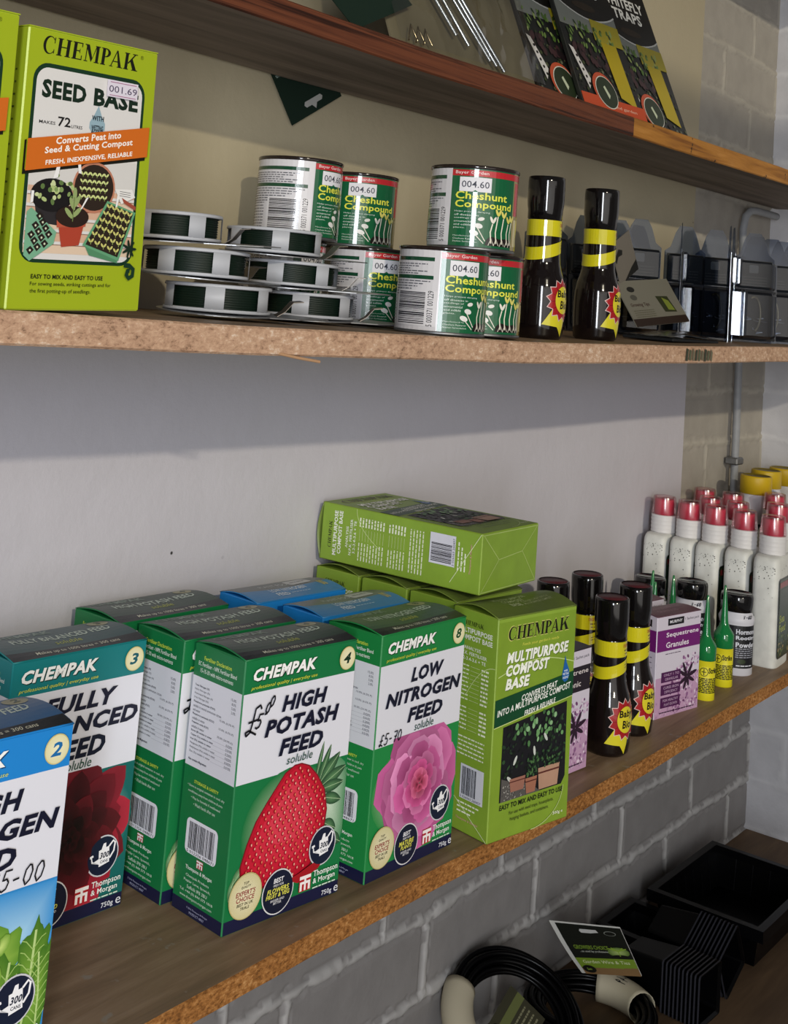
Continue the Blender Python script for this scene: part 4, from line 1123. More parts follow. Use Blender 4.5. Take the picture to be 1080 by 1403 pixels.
# olive green compost base cartons
GM = 'olive green compost base cartons'
MW, MD, MH = .108, .056, .190
mpb = thing('compost_carton', 'front olive green multipurpose compost base carton standing at the shelf edge', 'box', (.1492, -.2420, .5185), (0, radians(-1.0), -.19), GM)
carton(mpb, MW, MD, MH, '#86a236', mp_front, mp_side, mp_bottom, mat=M_WORN)
lid(mpb, MW, MD, MH, '#6f8234', mp_top, .006, M_WORN)
dup(mpb, 'olive compost carton directly behind the front one, under the lying carton end', (.1650, -.1840, .5185), (0, 0, -.05))
dup(mpb, 'olive compost carton third from the front beneath the lying carton', (.1680, -.1240, .5185), (0, 0, -.03))
dup(mpb, 'olive compost carton nearest the wall at the back of its row', (.1690, -.0645, .5185), (0, 0, -.03))
dup(mpb, 'olive compost carton lying on its back on top of the others', (.1785, -.1985, .7155 + MD), (radians(-90), 0, radians(1.5)))

# lime seed base cartons on the middle shelf
SW, SD, SHH = .0965, .045, .158
def seed_side(c):
    c.rect(0, 0, 1, 1, '#96a822'); c.L = 2
    for i in range(14): c.blob(None, .85 - i * .045, .15, .85, .0011, '#3c4a14', i)
GS = 'lime green seed base cartons'
sb = thing('seed_base_carton', 'lime green seed base carton with orange band on the middle shelf', 'box', (-.4270, -.2600, zmid(-.40)), (0, radians(-2.0), 0), GS)
carton(sb, SW, SD, SHH, '#b3c43a', seed_front, seed_side)
s_ = Sh('#a4b524'); s_.box((0, 0, SHH), (SW, SD, SHH + .0006), '#a4b524'); s_.build('top_flap', [M_CARD], sb)
st = Sh('#d9d2dc'); st.box((.0575, -.0022, .1262), (.0805, -.0015, .1362), '#d6cfda')
c = Canvas(st, .0230, .0100, flat((.0575, -.0022, .1262), (1, 0, 0), (0, 0, 1)))
c.rect(.06, .86, .94, .9, '#a05a80'); c.rect(.06, .08, .94, .12, '#a05a80'); c.text('001.69', .03, .28, .97, .68, '#4a3f58')
pst = st.build('price_sticker', [M_PAPER], sb); tag(pst, 'white price sticker')

dup(sb, 'second lime green carton cut off by the left edge of the middle shelf', (-.5330, -.2640, zmid(-.40)), (0, radians(-2.0), 0))

# ------------------------------------------------------------------ tins
CR, CH = .0385, .0728
def arc_canvas(sh, r, a0, a1, z0, z1, step=.00012, sub=.004):
    w = r * (a1 - a0)
    return Canvas(sh, w, z1 - z0, lambda x, y, d: ((r + d) * sin(a0 + x / r), -(r + d) * cos(a0 + x / r), z0 + y), step, sub)

def make_tin(label, x, y, z, rot, sticker='004.60', group='tins of cheshunt compound on the middle shelf'):
    t = thing('tin', label, 'tin', (x, y, z), (0, 0, rot), group)
    b = Sh('#8d8f92'); b.lathe([(0, .0012), (CR - .002, .0012), (CR - .001, 0), (CR + .0006, .0004), (CR + .0006, .0022), (CR - .0004, .003), (CR - .0004, CH - .003), (CR + .0006, CH - .0022), (CR + .0008, CH - .0008), (CR, CH), (CR - .0016, CH - .0008), (CR - .002, CH - .004), (0, CH - .004)], 56)
    # dark rim
    b.build('can_body', [M_DULL], t)
    rim = Sh('#241c1a'); rim.lathe([(CR + .0007, CH - .0026), (CR + .0012, CH - .0018), (CR + .0012, CH - .0002), (CR + .0004, CH + .0004), (CR - .0012, CH), (CR - .0016, CH - .003)], 56); rim.build('rim', [M_GLOSS], t)
    lb = Sh('#cfcdd0')
    g0, g1 = radians(-46), radians(46); R = CR + .0003
    z0, z1 = .0030, CH - .0030
    c = arc_canvas(lb, R, radians(-180), radians(180), z0, z1, sub=.005); c.L = 0; c.rect(0, 0, 1, 1, '#d2d0d4')
    # green front
    c = arc_canvas(lb, R, g0, g1, z0, z1); c.L = 1; c.rect(0, 0, 1, 1, '#0f5a36'); c.L = 2; c.rect(0, .905, 1, .985, '#b5242c'); c.L = 3
    c.text('Bayer Garden', .05, .918, .52, .972, '#e9d6d4', .005)
    c.text('Cheshunt', .07, .605, .84, .705, '#dfe04e', .02); c.text('Compound', .07, .470, .94, .592, '#dfe04e', .02)
    for i, (s_, e) in enumerate((('Helps prevent damping', .50), ('off diseases in', .34), ('seedlings of', .28), ('ornamental', .26), ('and edible', .24), ('plants.', .16))): c.text(s_, .07, .432 - i * .042, .07 + e, .456 - i * .042, '#d8e6dc')
    for i, (s_, e) in enumerate((('Manufactured by', .3), ('Cheshunt Research', .33), ('Station formulation', .34))): c.text(s_, .07, .12 - i * .035, .07 + e, .140 - i * .035, '#cfe0d4')
    # seedlings picture
    c.poly([(.52, .03), (.98, .03), (.98, .10), (.9, .14), (.75, .12), (.6, .15), (.54, .1)], '#1a1512'); c.L = 4
    for x0, top, col in ((.60, .36, '#e3dfd2'), (.68, .46, '#d8cf6a'), (.78, .44, '#dcd36e'), (.88, .38, '#d3c964'), (.95, .40, '#d9d070')):
        c.line([(x0 + .01, .06), (x0 - .01, .2), (x0 + .02, top - .05)], .0011, '#e6e2cf')
        c.line([(x0 - .03, .03), (x0 + .01, .12), (x0 + .05, .04)], .0007, '#cfcabb')
        if col[1:3] == 'e3': pass
        for k in (-1, 1): c.disc(x0 + .025 + k * .022, top, .0012, col, 9, .0034, -k * .45)
    c.disc(.42, .27, .0036, '#dfdedb', 12, .0022, -.2); c.disc(.36, .18, .0040, '#e3e2de', 12, .0022, -.3); c.disc(.45, .36, .003, '#dcdbd6', 10, .0016, .2)
    c.line([(.40, .25), (.52, .08)], .0008, '#dfdccf'); c.line([(.36, .17), (.5, .05)], .0008, '#dfdccf')
    # gold panel at the right of the front
    c = arc_canvas(lb, R, g1, radians(78), z0, z1); c.L = 1; c.rect(0, 0, 1, 1, '#8f7f4a'); c.L = 2; c.rect(0, .905, 1, .985, '#b5242c'); c.rect(.1, .45, .5, .88, '#b5242c'); c.rect(.15, .05, .9, .4, '#c9bd8a')
    # white information panel at the left
    c = arc_canvas(lb, R, radians(-168), g0, z0, z1); c.L = 1
    for v in (.885, .655): c.rect(.03, v - .024, .93, v + .024, '#12462f')
    for i in range(5): c.blob(None, .82 - i * .03, .03, .86 - .1 * (i % 3), .0008, '#55565e', i)
    for i in range(6): c.blob(None, .605 - i * .033, .03, .90 - .07 * (i % 4), .0008, '#55565e', 10 + i)
    for i in range(9): c.blob(None, .41 - i * .04, .03, .42, .0008, '#6a6b72', 20 + i)
    c.rect(.47, .05, .98, .49, '#d9d7da'); c.L = 2; c.barcode(.50, .075, .86, .475, '#22222a', 24, 5, horiz=True); c.text('5 000371 001229', .885, .05, .945, .49, '#2a2a30', 0, 0, True)
    lbo = lb.build('label', [M_TIN], t)
    if sticker:
        ps = Sh('#d9d8de'); c = arc_canvas(ps, R + .0006, radians(-35), radians(6), z0 + .047, z0 + .0595); c.L = 0; c.rect(0, 0, 1, 1, '#dedde2'); c.L = 1
        c.text(sticker, .07, .28, .93, .74, '#3d3f4c', .005); c.poly([(.42, 0), (.5, .12), (.58, 0)], '#1d6a45')
        p = ps.build('price_sticker', [M_PAPER], lbo); tag(p, 'white price sticker')
    return t

def yaw_to_cam(x, y):
    dx, dy = CAM.x - x, CAM.y - y
    return math.atan2(dx, -dy) * 1.0
ZM = .9556
tins = [('tin', 'tin at the front of the lower row, left of the pair, barcode facing left', .047, -.222, ZM, 43),
        ('tin', 'tin at the front right of the lower row, next to the first dark bottle', .1275, -.208, ZM, 22),
        ('tin', 'tin alone on top of the two front tins, text fully visible', .0800, -.226, ZM + CH + .0006, 16),
        ('tin', 'tin behind the wire reels in the lower row, label half covered by reel plates', .118, -.085, ZM, 40),
        ('tin', 'upper left tin in the back pair, white barcode side foremost', .020, -.072, ZM + CH + .0006, 66),
        ('tin', 'upper right tin in the back pair, against the sunlit wall', .134, -.052, ZM + CH + .0006, 20),
        ('tin', 'tin hidden behind the reels, beneath the upper left tin', .0195, -.060, ZM, 60)]
tin0 = None
for nm, lab, x, y, z, off in tins:
    a = yaw_to_cam(x, y)
    # rotating +z by a turns -y towards (sin a, -cos a)
    rz = a + radians(off)
    if tin0 is None: tin0 = make_tin(lab, x, y, z, rz)
    else: dup(tin0, lab, (x, y, z), (0, 0, rz))

# ------------------------------------------------------------------ wire reels
RR, RH = .041, .0205
def make_reel(label, x, y, z, rot, plate_rot, plate_tilt=radians(6.5)):
    t = thing('wire_reel', label, 'wire reel', (x, y, z), (0, 0, rot), 'reels of green garden wire')
    d = Sh('#b2b4ba')
    # drum: top and bottom rims, with six posts between the windows
    d.lathe([(0, 0), (RR, 0), (RR, .0022), (RR - .002, .0026), (RR - .002, .0008), (0, .0008)], 64)
    d.lathe([(0, RH - .0008), (RR - .002, RH - .0008), (RR - .002, RH - .0030), (RR, RH - .0025), (RR, RH - .001), (RR - .001, RH), (0, RH)], 64)
    for k in range(6):
        a0 = radians(60 * k - 10); 
        d.lathe([(RR - .002, .0018), (RR, .0018), (RR, RH - .0020), (RR - .002, RH - .0020)], 6, a0=a0, a1=a0 + radians(20))
    d.build('drum', [M_MATT], t)
    w = Sh('#081a11'); prof = []
    n = 9
    for i in range(n * 4 + 1):
        z = .0018 + (RH - .0042) * i / (n * 4); prof.append((RR - .0042 + .0010 * abs(sin(pi * i / 4)), z))
    w.lathe([(RR - .012, .0018)] + prof + [(RR - .012, RH - .0024)], 56)
    w.build('green_wire', [M_MATT], t)
    # cutter plate under the drum: round, drawn out to a blunt point, with a turned up tab
    p = Sh('#9b9c9e'); pts = []
    for i in range(41):
        a = radians(38) + (2 * pi - radians(76)) * i / 40; pts.append(((RR + .005) * cos(a), (RR + .005) * sin(a)))
    pts += [(.060, -.024), (.078, -.013), (.088, -.003), (.088, .003), (.078, .013), (.060, .024)]
    n = len(pts); vs = [(0, 0, .0)] ; vs = [(q[0], q[1], -.0002) for q in pts] + [(q[0], q[1], -.0009) for q in pts] + [(0, 0, -.0002), (0, 0, -.0009)]
    fs = []
    for i in range(n):
        j = (i + 1) % n; fs += [(2 * n, i, j), (2 * n + 1, j + n, i + n), (i, i + n, j + n, j)]
    p.add(vs, fs, '#9b9c9e')
    tab = [(.046, .0, .0), (.052, .0, .004), (.058, .0, .0115), (.066, .0, .0125)]
    v2 = []
    for x_, _, z_ in tab: v2 += [(x_, -.0075, z_), (x_, .0075, z_), (x_, -.0075, z_ - .0007), (x_, .0075, z_ - .0007)]
    f2 = []
    for i in range(3):
        a = i * 4; b_ = a + 4; f2 += [(a, a + 1, b_ + 1, b_), (a + 2, b_ + 2, b_ + 3, a + 3), (a, b_, b_ + 2, a + 2), (a + 1, a + 3, b_ + 3, b_ + 1)]
    p.add(v2, f2, '#7d766e')
    pl = p.build('cutter_plate', [M_DULL], t, rot=(plate_tilt, 0, plate_rot))
    return t
PZ = .0046
zr = .9580 + .0042
step = RH + PZ
reel = make_reel('bottom reel of the left stack, beside the lime carton foot', -.157, -.155, zr, .2, radians(-48))
for q in reel.children:
    if q.name.startswith('cutter_plate'): q.rotation_euler.x = radians(2.5)
dup(reel, 'middle reel of the left stack of wire reels', (-.172, -.143, zr + step), (0, radians(.6), .75))
dup(reel, 'top reel of the left stack, next to the lime carton', (-.190, -.128, zr + 2 * step + .001), (0, radians(-.8), -.2))
dup(reel, 'bottom reel of the right stack, in front of a tin', (-.020, -.128, zr - .001), (0, 0, .05))
dup(reel, 'middle reel of the right stack of wire reels', (-.034, -.118, zr + step - .001), (0, radians(.6), -.12))
dup(reel, 'top reel of the right stack, below the upper left tin', (-.052, -.112, zr + 2 * step), (0, 0, .35))

# ------------------------------------------------------------------ dark plant feed bottles
BH = .162
BP = [(0, 0.0006), (.0205, 0), (.0232, .003), (.0244, .012), (.0249, .026), (.0249, .040), (.0242, .052), (.0224, .061), (.0199, .068), (.0182, .075), (.0175, .084), (.0172, .105), (.0170, .121), (0, .121)]
def prof_r(z):
    for (r0, z0), (r1, z1) in zip(BP[1:], BP[2:]):
        if z0 <= z <= z1: return r0 + (r1 - r0) * (z - z0) / max(1e-9, z1 - z0)
    return .0165
def fine(P, k=4):
    out = [P[0]]
    for i in range(1, len(P) - 2):
        p0, p1, p2, p3 = P[i - 1], P[i], P[i + 1], P[min(i + 2, len(P) - 1)]
        for j in range(k):
            t = j / k; out.append(tuple(p1[q] * (1 - t) + p2[q] * t for q in (0, 1)))
    return out + P[-2:]
def make_bottle(label, x, y, z, rot, tilt, group):
    t = thing('plant_food_bottle', label, 'bottle', (x, y, z), (0, tilt, 0), group)
    R0 = Matrix.Rotation(rot, 4, 'Z')
    b = Sh('#100a0a'); b.T = R0; b.lathe(fine(BP), 44); b.build('bottle_body', [M_GLOSS], t)
    cp = Sh('#0c0a0b'); cp.T = R0
    cp.lathe([(.0168, .119), (.0175, .1195), (.0176, .128), (.0183, .132), (.0187, .137), (.0187, .157), (.0183, .1612), (.0170, .162), (.0166, .1608), (0, .1606)], 44); cpo = cp.build('cap', [M_GLOSS], t)
    cd = Sh('#5a2229'); cd.T = R0; cd.lathe([(.0164, .1607), (.0163, .1613), (0, .1613)], 40); tag(cd.build('cap_disc', [M_DIRTY], cpo), 'dusty maroon disc in the cap top')
    nb = Sh('#c9bf1e'); nb.T = R0
    c = Canvas(nb, 2 * pi * .0174, .016, lambda x_, y_, d: ((.0176 + d) * sin(x_ / .0174 - pi), -(.0176 + d) * cos(x_ / .0174 - pi), .1020 + y_), .0001, .003); c.L = 0; c.rect(0, 0, 1, 1, '#c9bf1e'); c.L = 1
    c.text('ORIGINAL', .50, .62, .60, .84, '#a8242a', .01); c.blob(None, .42, .52, .62, .0012, '#5a3a14', 2); c.blob(None, .2, .53, .61, .0010, '#5a3a14', 3)
    nb.build('neck_band', [M_GLOSS], t)
    sw = Sh('#c9bf1e'); sw.T = R0
    def swf(x_, y_, d):
        a = x_ / .0172 - pi; zz = .0775 + .0135 * (0.5 + 0.5 * sin(a + .25)) * .85 + y_
        return ((max(prof_r(zz), .0174) + .0005 + d) * sin(a), -(max(prof_r(zz), .0174) + .0005 + d) * cos(a), zz)
    c = Canvas(sw, 2 * pi * .0172, .0125, swf, .0001, .002); c.L = 0
    for q in range(3): c.rect(0, q / 3, 1, (q + 1) / 3, '#c9bf1e')
    c.L = 1; c.blob(None, .62, .53, .68, .0010, '#6a5a14', 2); c.blob(None, .40, .53, .68, .0010, '#6a5a14', 3)
    sw.build('shoulder_band', [M_GLOSS], t)
    lb = Sh('#8c1620'); lb.T = R0
    def lf(x_, y_, d):
        zz = .012 + y_; r = prof_r(zz) + .0003 + d * 1.4; a = (x_ - .022) / .0250
        return (r * sin(a), -r * cos(a), zz)
    c = Canvas(lb, .044, .052, lf, .0001, .003); c.sub2 = True
    star = lambda R, q: [(.5 + (R if i % 2 == 0 else R * q) * cos(pi * i / 13 + .1) / c.w, .53 + (R if i % 2 == 0 else R * q) * sin(pi * i / 13 + .1) / c.h) for i in range(26)]
    c.L = 0; c.poly([(-.06, .06), (.22, .40), (.60, .20), (.50, -.16), (.34, .02)], '#cfc52a'); 
    c.L = 1; c.fan((.5, .53), star(.0218, .78), '#d4b8b4', '#d4b8b4'); c.L = 2; c.fan((.5, .53), star(.0206, .78), '#7c1218', '#a51c22'); c.L = 3
    for i in range(13):
        a = 2 * pi * i / 13 + .1 + pi / 13; c.line([(.5 + .010 * cos(a) / c.w, .53 + .010 * sin(a) / c.h), (.5 + .0165 * cos(a) / c.w, .53 + .0165 * sin(a) / c.h)], .0004, '#5a0c10')
    c.L = 4; c.disc(.5, .53, .0115, '#d2c42c', 32, .0135); c.L = 5
    c.text('Baby', .29, .54, .74, .72, '#1c160a', .03, .1); c.text('Bio', .38, .36, .66, .52, '#1c160a', .03, .1)
    lb.build('starburst_label', [M_TIN], t)
    return t
G1 = 'dark bottles with yellow bands on the lower shelf'
tl = radians(-1.9)
b0 = make_bottle('front dark bottle by the compost carton, starburst label in full', .4590, -.1990, .5168, yaw_to_cam(.46, -.2) + radians(50), tl, G1)
dup(b0, 'dark bottle between the front bottle and the purple sequestrene carton', (.5385, -.1885, .5176), (0, tl, radians(3)))
dup(b0, 'dark bottle standing tallest at the back, behind the front bottle', (.5380, -.1290, .5176), (0, tl, radians(-40)))
dup(b0, 'dark bottle mostly hidden behind the compost carton corner', (.4700, -.1210, .5168), (0, tl, radians(-30)))
G2 = 'dark bottles with yellow bands on the middle shelf'
m0 = make_bottle('left dark bottle on the middle shelf, touching the tins', .2520, -.2010, .9545, yaw_to_cam(.25, -.2) + radians(62), radians(-.6), G2)
dup(m0, 'right dark bottle on the middle shelf, before the blister packs', (.3720, -.2010, .9558), (0, radians(-.6), radians(4)))

# ------------------------------------------------------------------ purple cartons
QW, QD, QH = .0865, .036, .117
GQ = 'purple sequestrene cartons'
sq = thing('sequestrene_carton', 'white and purple sequestrene granules carton at the shelf edge', 'box', (.5880, -.1935, .5186), (0, radians(-.6), -.21), GQ)
carton(sq, QW, QD, QH, '#c9c2cf', lambda c: sq_front(c), lambda c: sq_side(c))
def sq_top(c):
    c.rect(0, 0, 1, 1, '#5e3a48'); c.L = 2; c.text('SEQUESTRENE', .2, .55, .85, .72, '#9a7884', .01); c.text('GRANULES', .2, .28, .65, .45, '#9a7884', .01)
lid(sq, QW, QD, QH, '#5e3a48', sq_top, .0015)
dup(sq, 'second sequestrene carton, only its maroon top behind the first', (.6020, -.1420, .5190), (0, 0, -.15))
tq = thing('tonic_carton', 'dark banded plant tonic carton wedged behind the compost carton corner', 'box', (.3065, -.2010, .5160), (0, radians(-1), -.10))
carton(tq, QW, QD, .121, '#b9a3b6', lambda c: sq_front(c, True), lambda c: sq_side(c, True))
lid(tq, QW, QD, .121, '#2b2430', lambda c: c.rect(0, 0, 1, 1, '#2b2430'), .001)

# ------------------------------------------------------------------ rooting hormone tubes
GTU = 'green nozzled yellow tubes of rooting powder'
def make_tube(label, x, y, z, rot):
    t = thing('puffer_tube', label, 'tube', (x, y, z), (0, radians(-.6), 0), GTU)
    b = Sh('#d2c81e'); b.lathe([(0, 0), (.0118, 0), (.0125, .001), (.0125, .048), (0, .048)], 32); b.T = Matrix.Rotation(rot, 4, 'Z')
    c = Canvas(b, 2 * pi * .0125, .047, lambda x_, y_, d: ((.0126 + d) * sin(x_ / .0125 - pi), -(.0126 + d) * cos(x_ / .0125 - pi), y_ + .0006), .0001, .003)
    c.rect(.36, .60, .50, .86, '#d8ce2a'); c.L = 2; c.text('Strike', .50, .70, .68, .84, '#15150f', .03)
    c.disc(.43, .73, .0052, '#15150f', 20); c.L = 3; c.disc(.43, .73, .0044, '#d8ce2a', 20); c.L = 4
    c.rect(.395, .72, .465, .74, '#15150f'); c.rect(.424, .65, .436, .81, '#15150f'); c.L = 2
    for i in range(9): c.blob(None, .56 - i * .043, .28, .74, .0013, '#1f2210', i); c.blob(None, .78 - i * .04, .76, .98, .001, '#2a2c12', 20 + i)
    for i in range(3): c.rect(.0, .215 - i * .0, 1, .222, '#2a2c12')
    b.build('powder_tube', [M_MATT], t)
    g = Sh('#14713a'); g.lathe([(.0125, .0476), (.0129, .048), (.0129, .064), (.0116, .0665), (.0072, .0725), (.0052, .078), (.0046, .085), (.0014, .1235), (.0008, .1245), (0, .1245)], 32)
    g.build('nozzle_cap', [M_GLOSS], t)
    return t
tb = make_tube('yellow tube with green nozzle touching the purple carton, nearest of its kind', .712, -.2030, .5224, yaw_to_cam(.7, -.2) + radians(20))
for lab, x, y, dr in (('second yellow tube with green nozzle, in front of the hormone powder tub', .782, -.1980, -25), ('green nozzle tube behind the purple carton, tall tip left of the black lid', .776, -.1280, 10), ('green nozzle tube with short tip showing just right of the dark bottle', .716, -.1290, 40), ('green nozzle tube furthest back near the wall behind the dark bottle', .778, -.0960, 80)):
    dup(tb, lab, (x, y, zlow(x)), (0, radians(-.6), radians(dr)))

# ------------------------------------------------------------------ hormone tubs
GH = 'black lidded white hormone powder tubs'
def make_tub(label, x, y, z, rot):
    t = thing('powder_tub', label, 'tub', (x, y, z), (0, 0, 0), GH)
    b = Sh('#c9c9d2'); b.lathe([(0, 0), (.0212, 0), (.0226, .0015), (.0226, .066), (.0234, .068), (.0236, .0715), (.0228, .0735), (.0205, .078), (.0195, .080), (.0195, .084), (0, .084)], 44)
    b.T = Matrix.Rotation(rot, 4, 'Z')
    c = Canvas(b, 2 * pi * .0226, .054, lambda x_, y_, d: ((.0227 + d) * sin(x_ / .0226 - pi), -(.0227 + d) * cos(x_ / .0226 - pi), y_ + .0105), .0001, .004)
    c.L = 0; c.rect(0, 0, 1, 1, '#16171c'); c.L = 2
    for i, s_ in enumerate(('Hormone', 'Rooting', 'Powder')): c.text(s_, .44, .80 - i * .155, .66, .92 - i * .155, '#cfd2de', .03)
    for i in range(5): c.blob(None, .46 - i * .05, .44, .64, .0011, '#9a9daa', i)
    c.poly([(.3, .9), (.4, .80), (.38, .72), (.30, .78)], '#c9c9d2'); c.disc(.5, .16, .006, '#2e3a26', 10, .003); c.blob(None, .06, .45, .62, .0014, '#c9ccd6', 8)
    c.L = 3; hand(Canvas(b, 2 * pi * .0215, .01, lambda x_, y_, d: ((.0232 + d) * sin(x_ / .0215 - pi), -(.0232 + d) * cos(x_ / .0215 - pi), y_ + .073), .0001), '1-60', .50, .05, .0045, wd=.0008)
    b.build('tub_body', [M_MATT], t)
    l_ = Sh('#0f0f11'); l_.lathe([(.0205, .0805), (.0216, .081), (.0216, .099), (.0206, .1022), (.0190, .103), (.0186, .1022), (0, .1022)], 44)
    l_.build('lid', [M_GLOSS], t)
    return t
hb = make_tub('front hormone rooting powder tub at the shelf edge before the white bottles', .856, -.1850, .5246, yaw_to_cam(.84, -.19) + radians(22))
dup(hb, 'hormone powder tub behind the green nozzle of the purple carton side', (.868, -.1150, .5252), (0, 0, radians(-20)))
dup(hb, 'hormone powder tub furthest back near the wall by the dark bottle', (.838, -.0660, .5250), (0, 0, radians(30)))

# ------------------------------------------------------------------ white bottles with red measuring caps
GWB = 'white liquid feed bottles with red cup caps'
def make_white(label, x, y, z, rz):
    t = thing('liquid_feed_bottle', label, 'bottle', (x, y, z), (0, 0, rz), GWB)
    b = Sh('#dadbd6'); w2, d2 = .036, .0190
    lev = [(0, .95, .0), (.002, 1, 0), (.134, 1, 0), (.1395, .975, 0), (.1435, .91, 0), (.1455, .80, 0), (.1462, .5, 0)]
    n = 40; vs = []
    def ring(s):
        out = []
        for i in range(n):
            a = 2 * pi * i / n; ca, sa = cos(a), sin(a); e = .42
            out.append((w2 * s * (abs(ca) ** e) * (1 if ca >= 0 else -1), d2 * (s if s > .9 else .35 + .65 * s) * (abs(sa) ** e) * (1 if sa >= 0 else -1)))
        return out
    for z_, s_, _ in lev: vs += [(p[0], p[1], z_) for p in ring(s_)]
    fs = [(j * n + i, j * n + (i + 1) % n, (j + 1) * n + (i + 1) % n, (j + 1) * n + i) for j in range(len(lev) - 1) for i in range(n)]
    b.add(vs, fs, '#dadbd6', True); b.add(vs, [tuple(range(n))[::-1], tuple(range((len(lev) - 1) * n, len(lev) * n))], '#c9cac6')
    # dusty soiling where the shoulder meets the sides
    rr = random.Random(12)
    for i in range(46):
        u = rr.uniform(-w2, w2) * .9
        s_ = rr.choice((0, 1, 1)); zz = .134 - abs(rr.gauss(0, .008)) if rr.random() < .75 else rr.uniform(.02, .13); q = rr.uniform(.0002, .0007)
        v = rr.uniform(-d2, d2) * .8
        if s_: b.add([(-w2 - .0002, v - q, zz - q), (-w2 - .0002, v - q, zz + q * 1.6), (-w2 - .0002, v + q, zz + q), (-w2 - .0002, v + q, zz - q)], [(0, 1, 2, 3)], '#4a4844')
        else: b.add([(u - q, -d2 - .0002, zz - q), (u + q, -d2 - .0002, zz - q), (u + q, -d2 - .0002, zz + q), (u - q, -d2 - .0002, zz + q)], [(0, 1, 2, 3)], '#4a4844')
    b.build('bottle_body', [M_DIRTY], t)
    lb = Sh('#1e3a20'); c = Canvas(lb, .060, .106, flat((-.030, -d2 - .0003, .012), (1, 0, 0), (0, 0, 1)), .00015); c.L = 0
    c.rrect(0, 0, 1, 1, .006, '#16241a'); c.L = 1; c.rrect(.03, .02, .97, .98, .005, '#1f3d22'); c.L = 2; c.rect(.06, .88, .94, .95, '#8c2a2c'); c.rect(.06, .60, .94, .86, '#223a2c')
    c.text('Sea', .10, .44, .52, .54, '#a9b54a', .02); c.text('Feed', .10, .32, .62, .42, '#a9b54a', .02)
    r = random.Random(4)
    for i in range(40): c.disc(r.uniform(.06, .94), r.uniform(.05, .28), r.uniform(.001, .004), r.choice(['#7d7a4a', '#3f5a2c', '#a08a5a', '#2c4424', '#5f7a3c']), 7, r.uniform(.001, .003))
    lb.build('front_label', [M_TIN], t)
    nk = Sh('#d2d0d0'); pr = [(.016, .1455), (.0185, .147)]
    for i in range(4): pr += [(.0185, .1475 + i * .0058), (.0178, .1500 + i * .0058), (.0185, .1525 + i * .0058)]
    pr += [(.0180, .1712), (.0, .1712)]; nk.lathe(pr, 36); nk.build('screw_collar', [M_MATT], t)
    rc = Sh('#c63f5a'); rc.lathe([(.0, .1714), (.0142, .1716), (.0142, .1925), (.0132, .1935), (0, .1935)], 32); rco = rc.build('red_cap', [M_MATT], t)
    cu = Sh('#e0a0a0'); cu.lathe([(.0178, .1716), (.0182, .173), (.0162, .1965), (.0158, .1975), (0, .1975)], 36); tag(cu.build('measuring_cup', [M_PINK], rco), 'clear pinkish measuring cup')
    return t
ang = radians(5)
front = [('front white feed bottle at the right picture edge, base in view', .9400, -.2000), ('second white feed bottle from the front with dark seaweed label', .9465, -.1560), ('middle white feed bottle of the front column, speckled with dirt', .9455, -.1130), ('fourth white feed bottle from the front of the nearest column', .9465, -.0725), ('white feed bottle at the back by the wall, leftmost red cap', .9480, -.0320)]
wb = None
for lab, x, y in front:
    if wb is None: wb = make_white(lab, x, y, zlow(x), ang)
    else: dup(wb, lab, (x, y, zlow(x)), (0, 0, ang + radians(rnd.uniform(-3, 3))))
for lab, x, y in (('second column white bottle, red cap between the two left front caps', 1.0250, -.0720), ('second column white bottle behind the middle front red cap', 1.0190, -.1170), ('second column white bottle with red cap behind the rightmost front cap', 1.0720, -.1590),
                  ('red capped bottle furthest back at the wall, left of the pipe foot', 1.1050, -.0290), ('red capped bottle just below the pipe and left of the yellow lids', 1.1100, -.0735), ('red capped bottle below the yellow lids at the right picture edge', 1.1800, -.1150)):
    dup(wb, lab, (x, y, zlow(x)), (0, 0, ang + radians(rnd.uniform(-4, 4))))

# ------------------------------------------------------------------ yellow lidded tubs
GY = 'white tubs with yellow lids'
def make_yel(label, x, y, z):
    t = thing('yellow_lidded_tub', label, 'tub', (x, y, z), (0, 0, 0), GY)
    b = Sh('#cfcfd6'); b.lathe([(0, 0), (.030, 0), (.032, .002), (.032, .150, '#cfcfd6'), (.0315, .168), (.027, .180), (.0235, .184), (.0235, .192), (0, .192)], 40)
    c = Canvas(b, 2 * pi * .032, .13, lambda x_, y_, d: ((.0322 + d) * sin(x_ / .032 - pi), -(.0322 + d) * cos(x_ / .032 - pi), y_ + .014), .0001, .004); c.L = 0; c.rect(0, 0, 1, 1, '#191a20'); c.L = 1
    for i in range(8): c.blob(None, .8 - i * .07, .2, .8, .003, '#9a9a9e', i)
    b.build('tub_body', [M_MATT], t)
    l_ = Sh('#c6a51a'); pr = [(.0240, .188), (.0252, .1885), (.0252, .214), (.0244, .2165), (.0225, .2172, '#c6a51a'), (.0215, .2155, '#7a6a20'), (0, .2155, '#6a5c22')]; l_.lathe(pr, 48); l_.build('lid', [M_MATT], t)
    return t
yl = make_yel('front left white tub with yellow lid, before the corner pipe', 1.215, -.0700, zlow(1.2))
for lab, x, y in (('white tub with yellow lid just behind the front left one', 1.315, -.0500), ('yellow lidded tub at the right picture edge, rear one in the corner', 1.388, -.0550), ('yellow lidded tub at the right picture edge, front one', 1.235, -.1500)): dup(yl, lab, (x, y, zlow(x)))

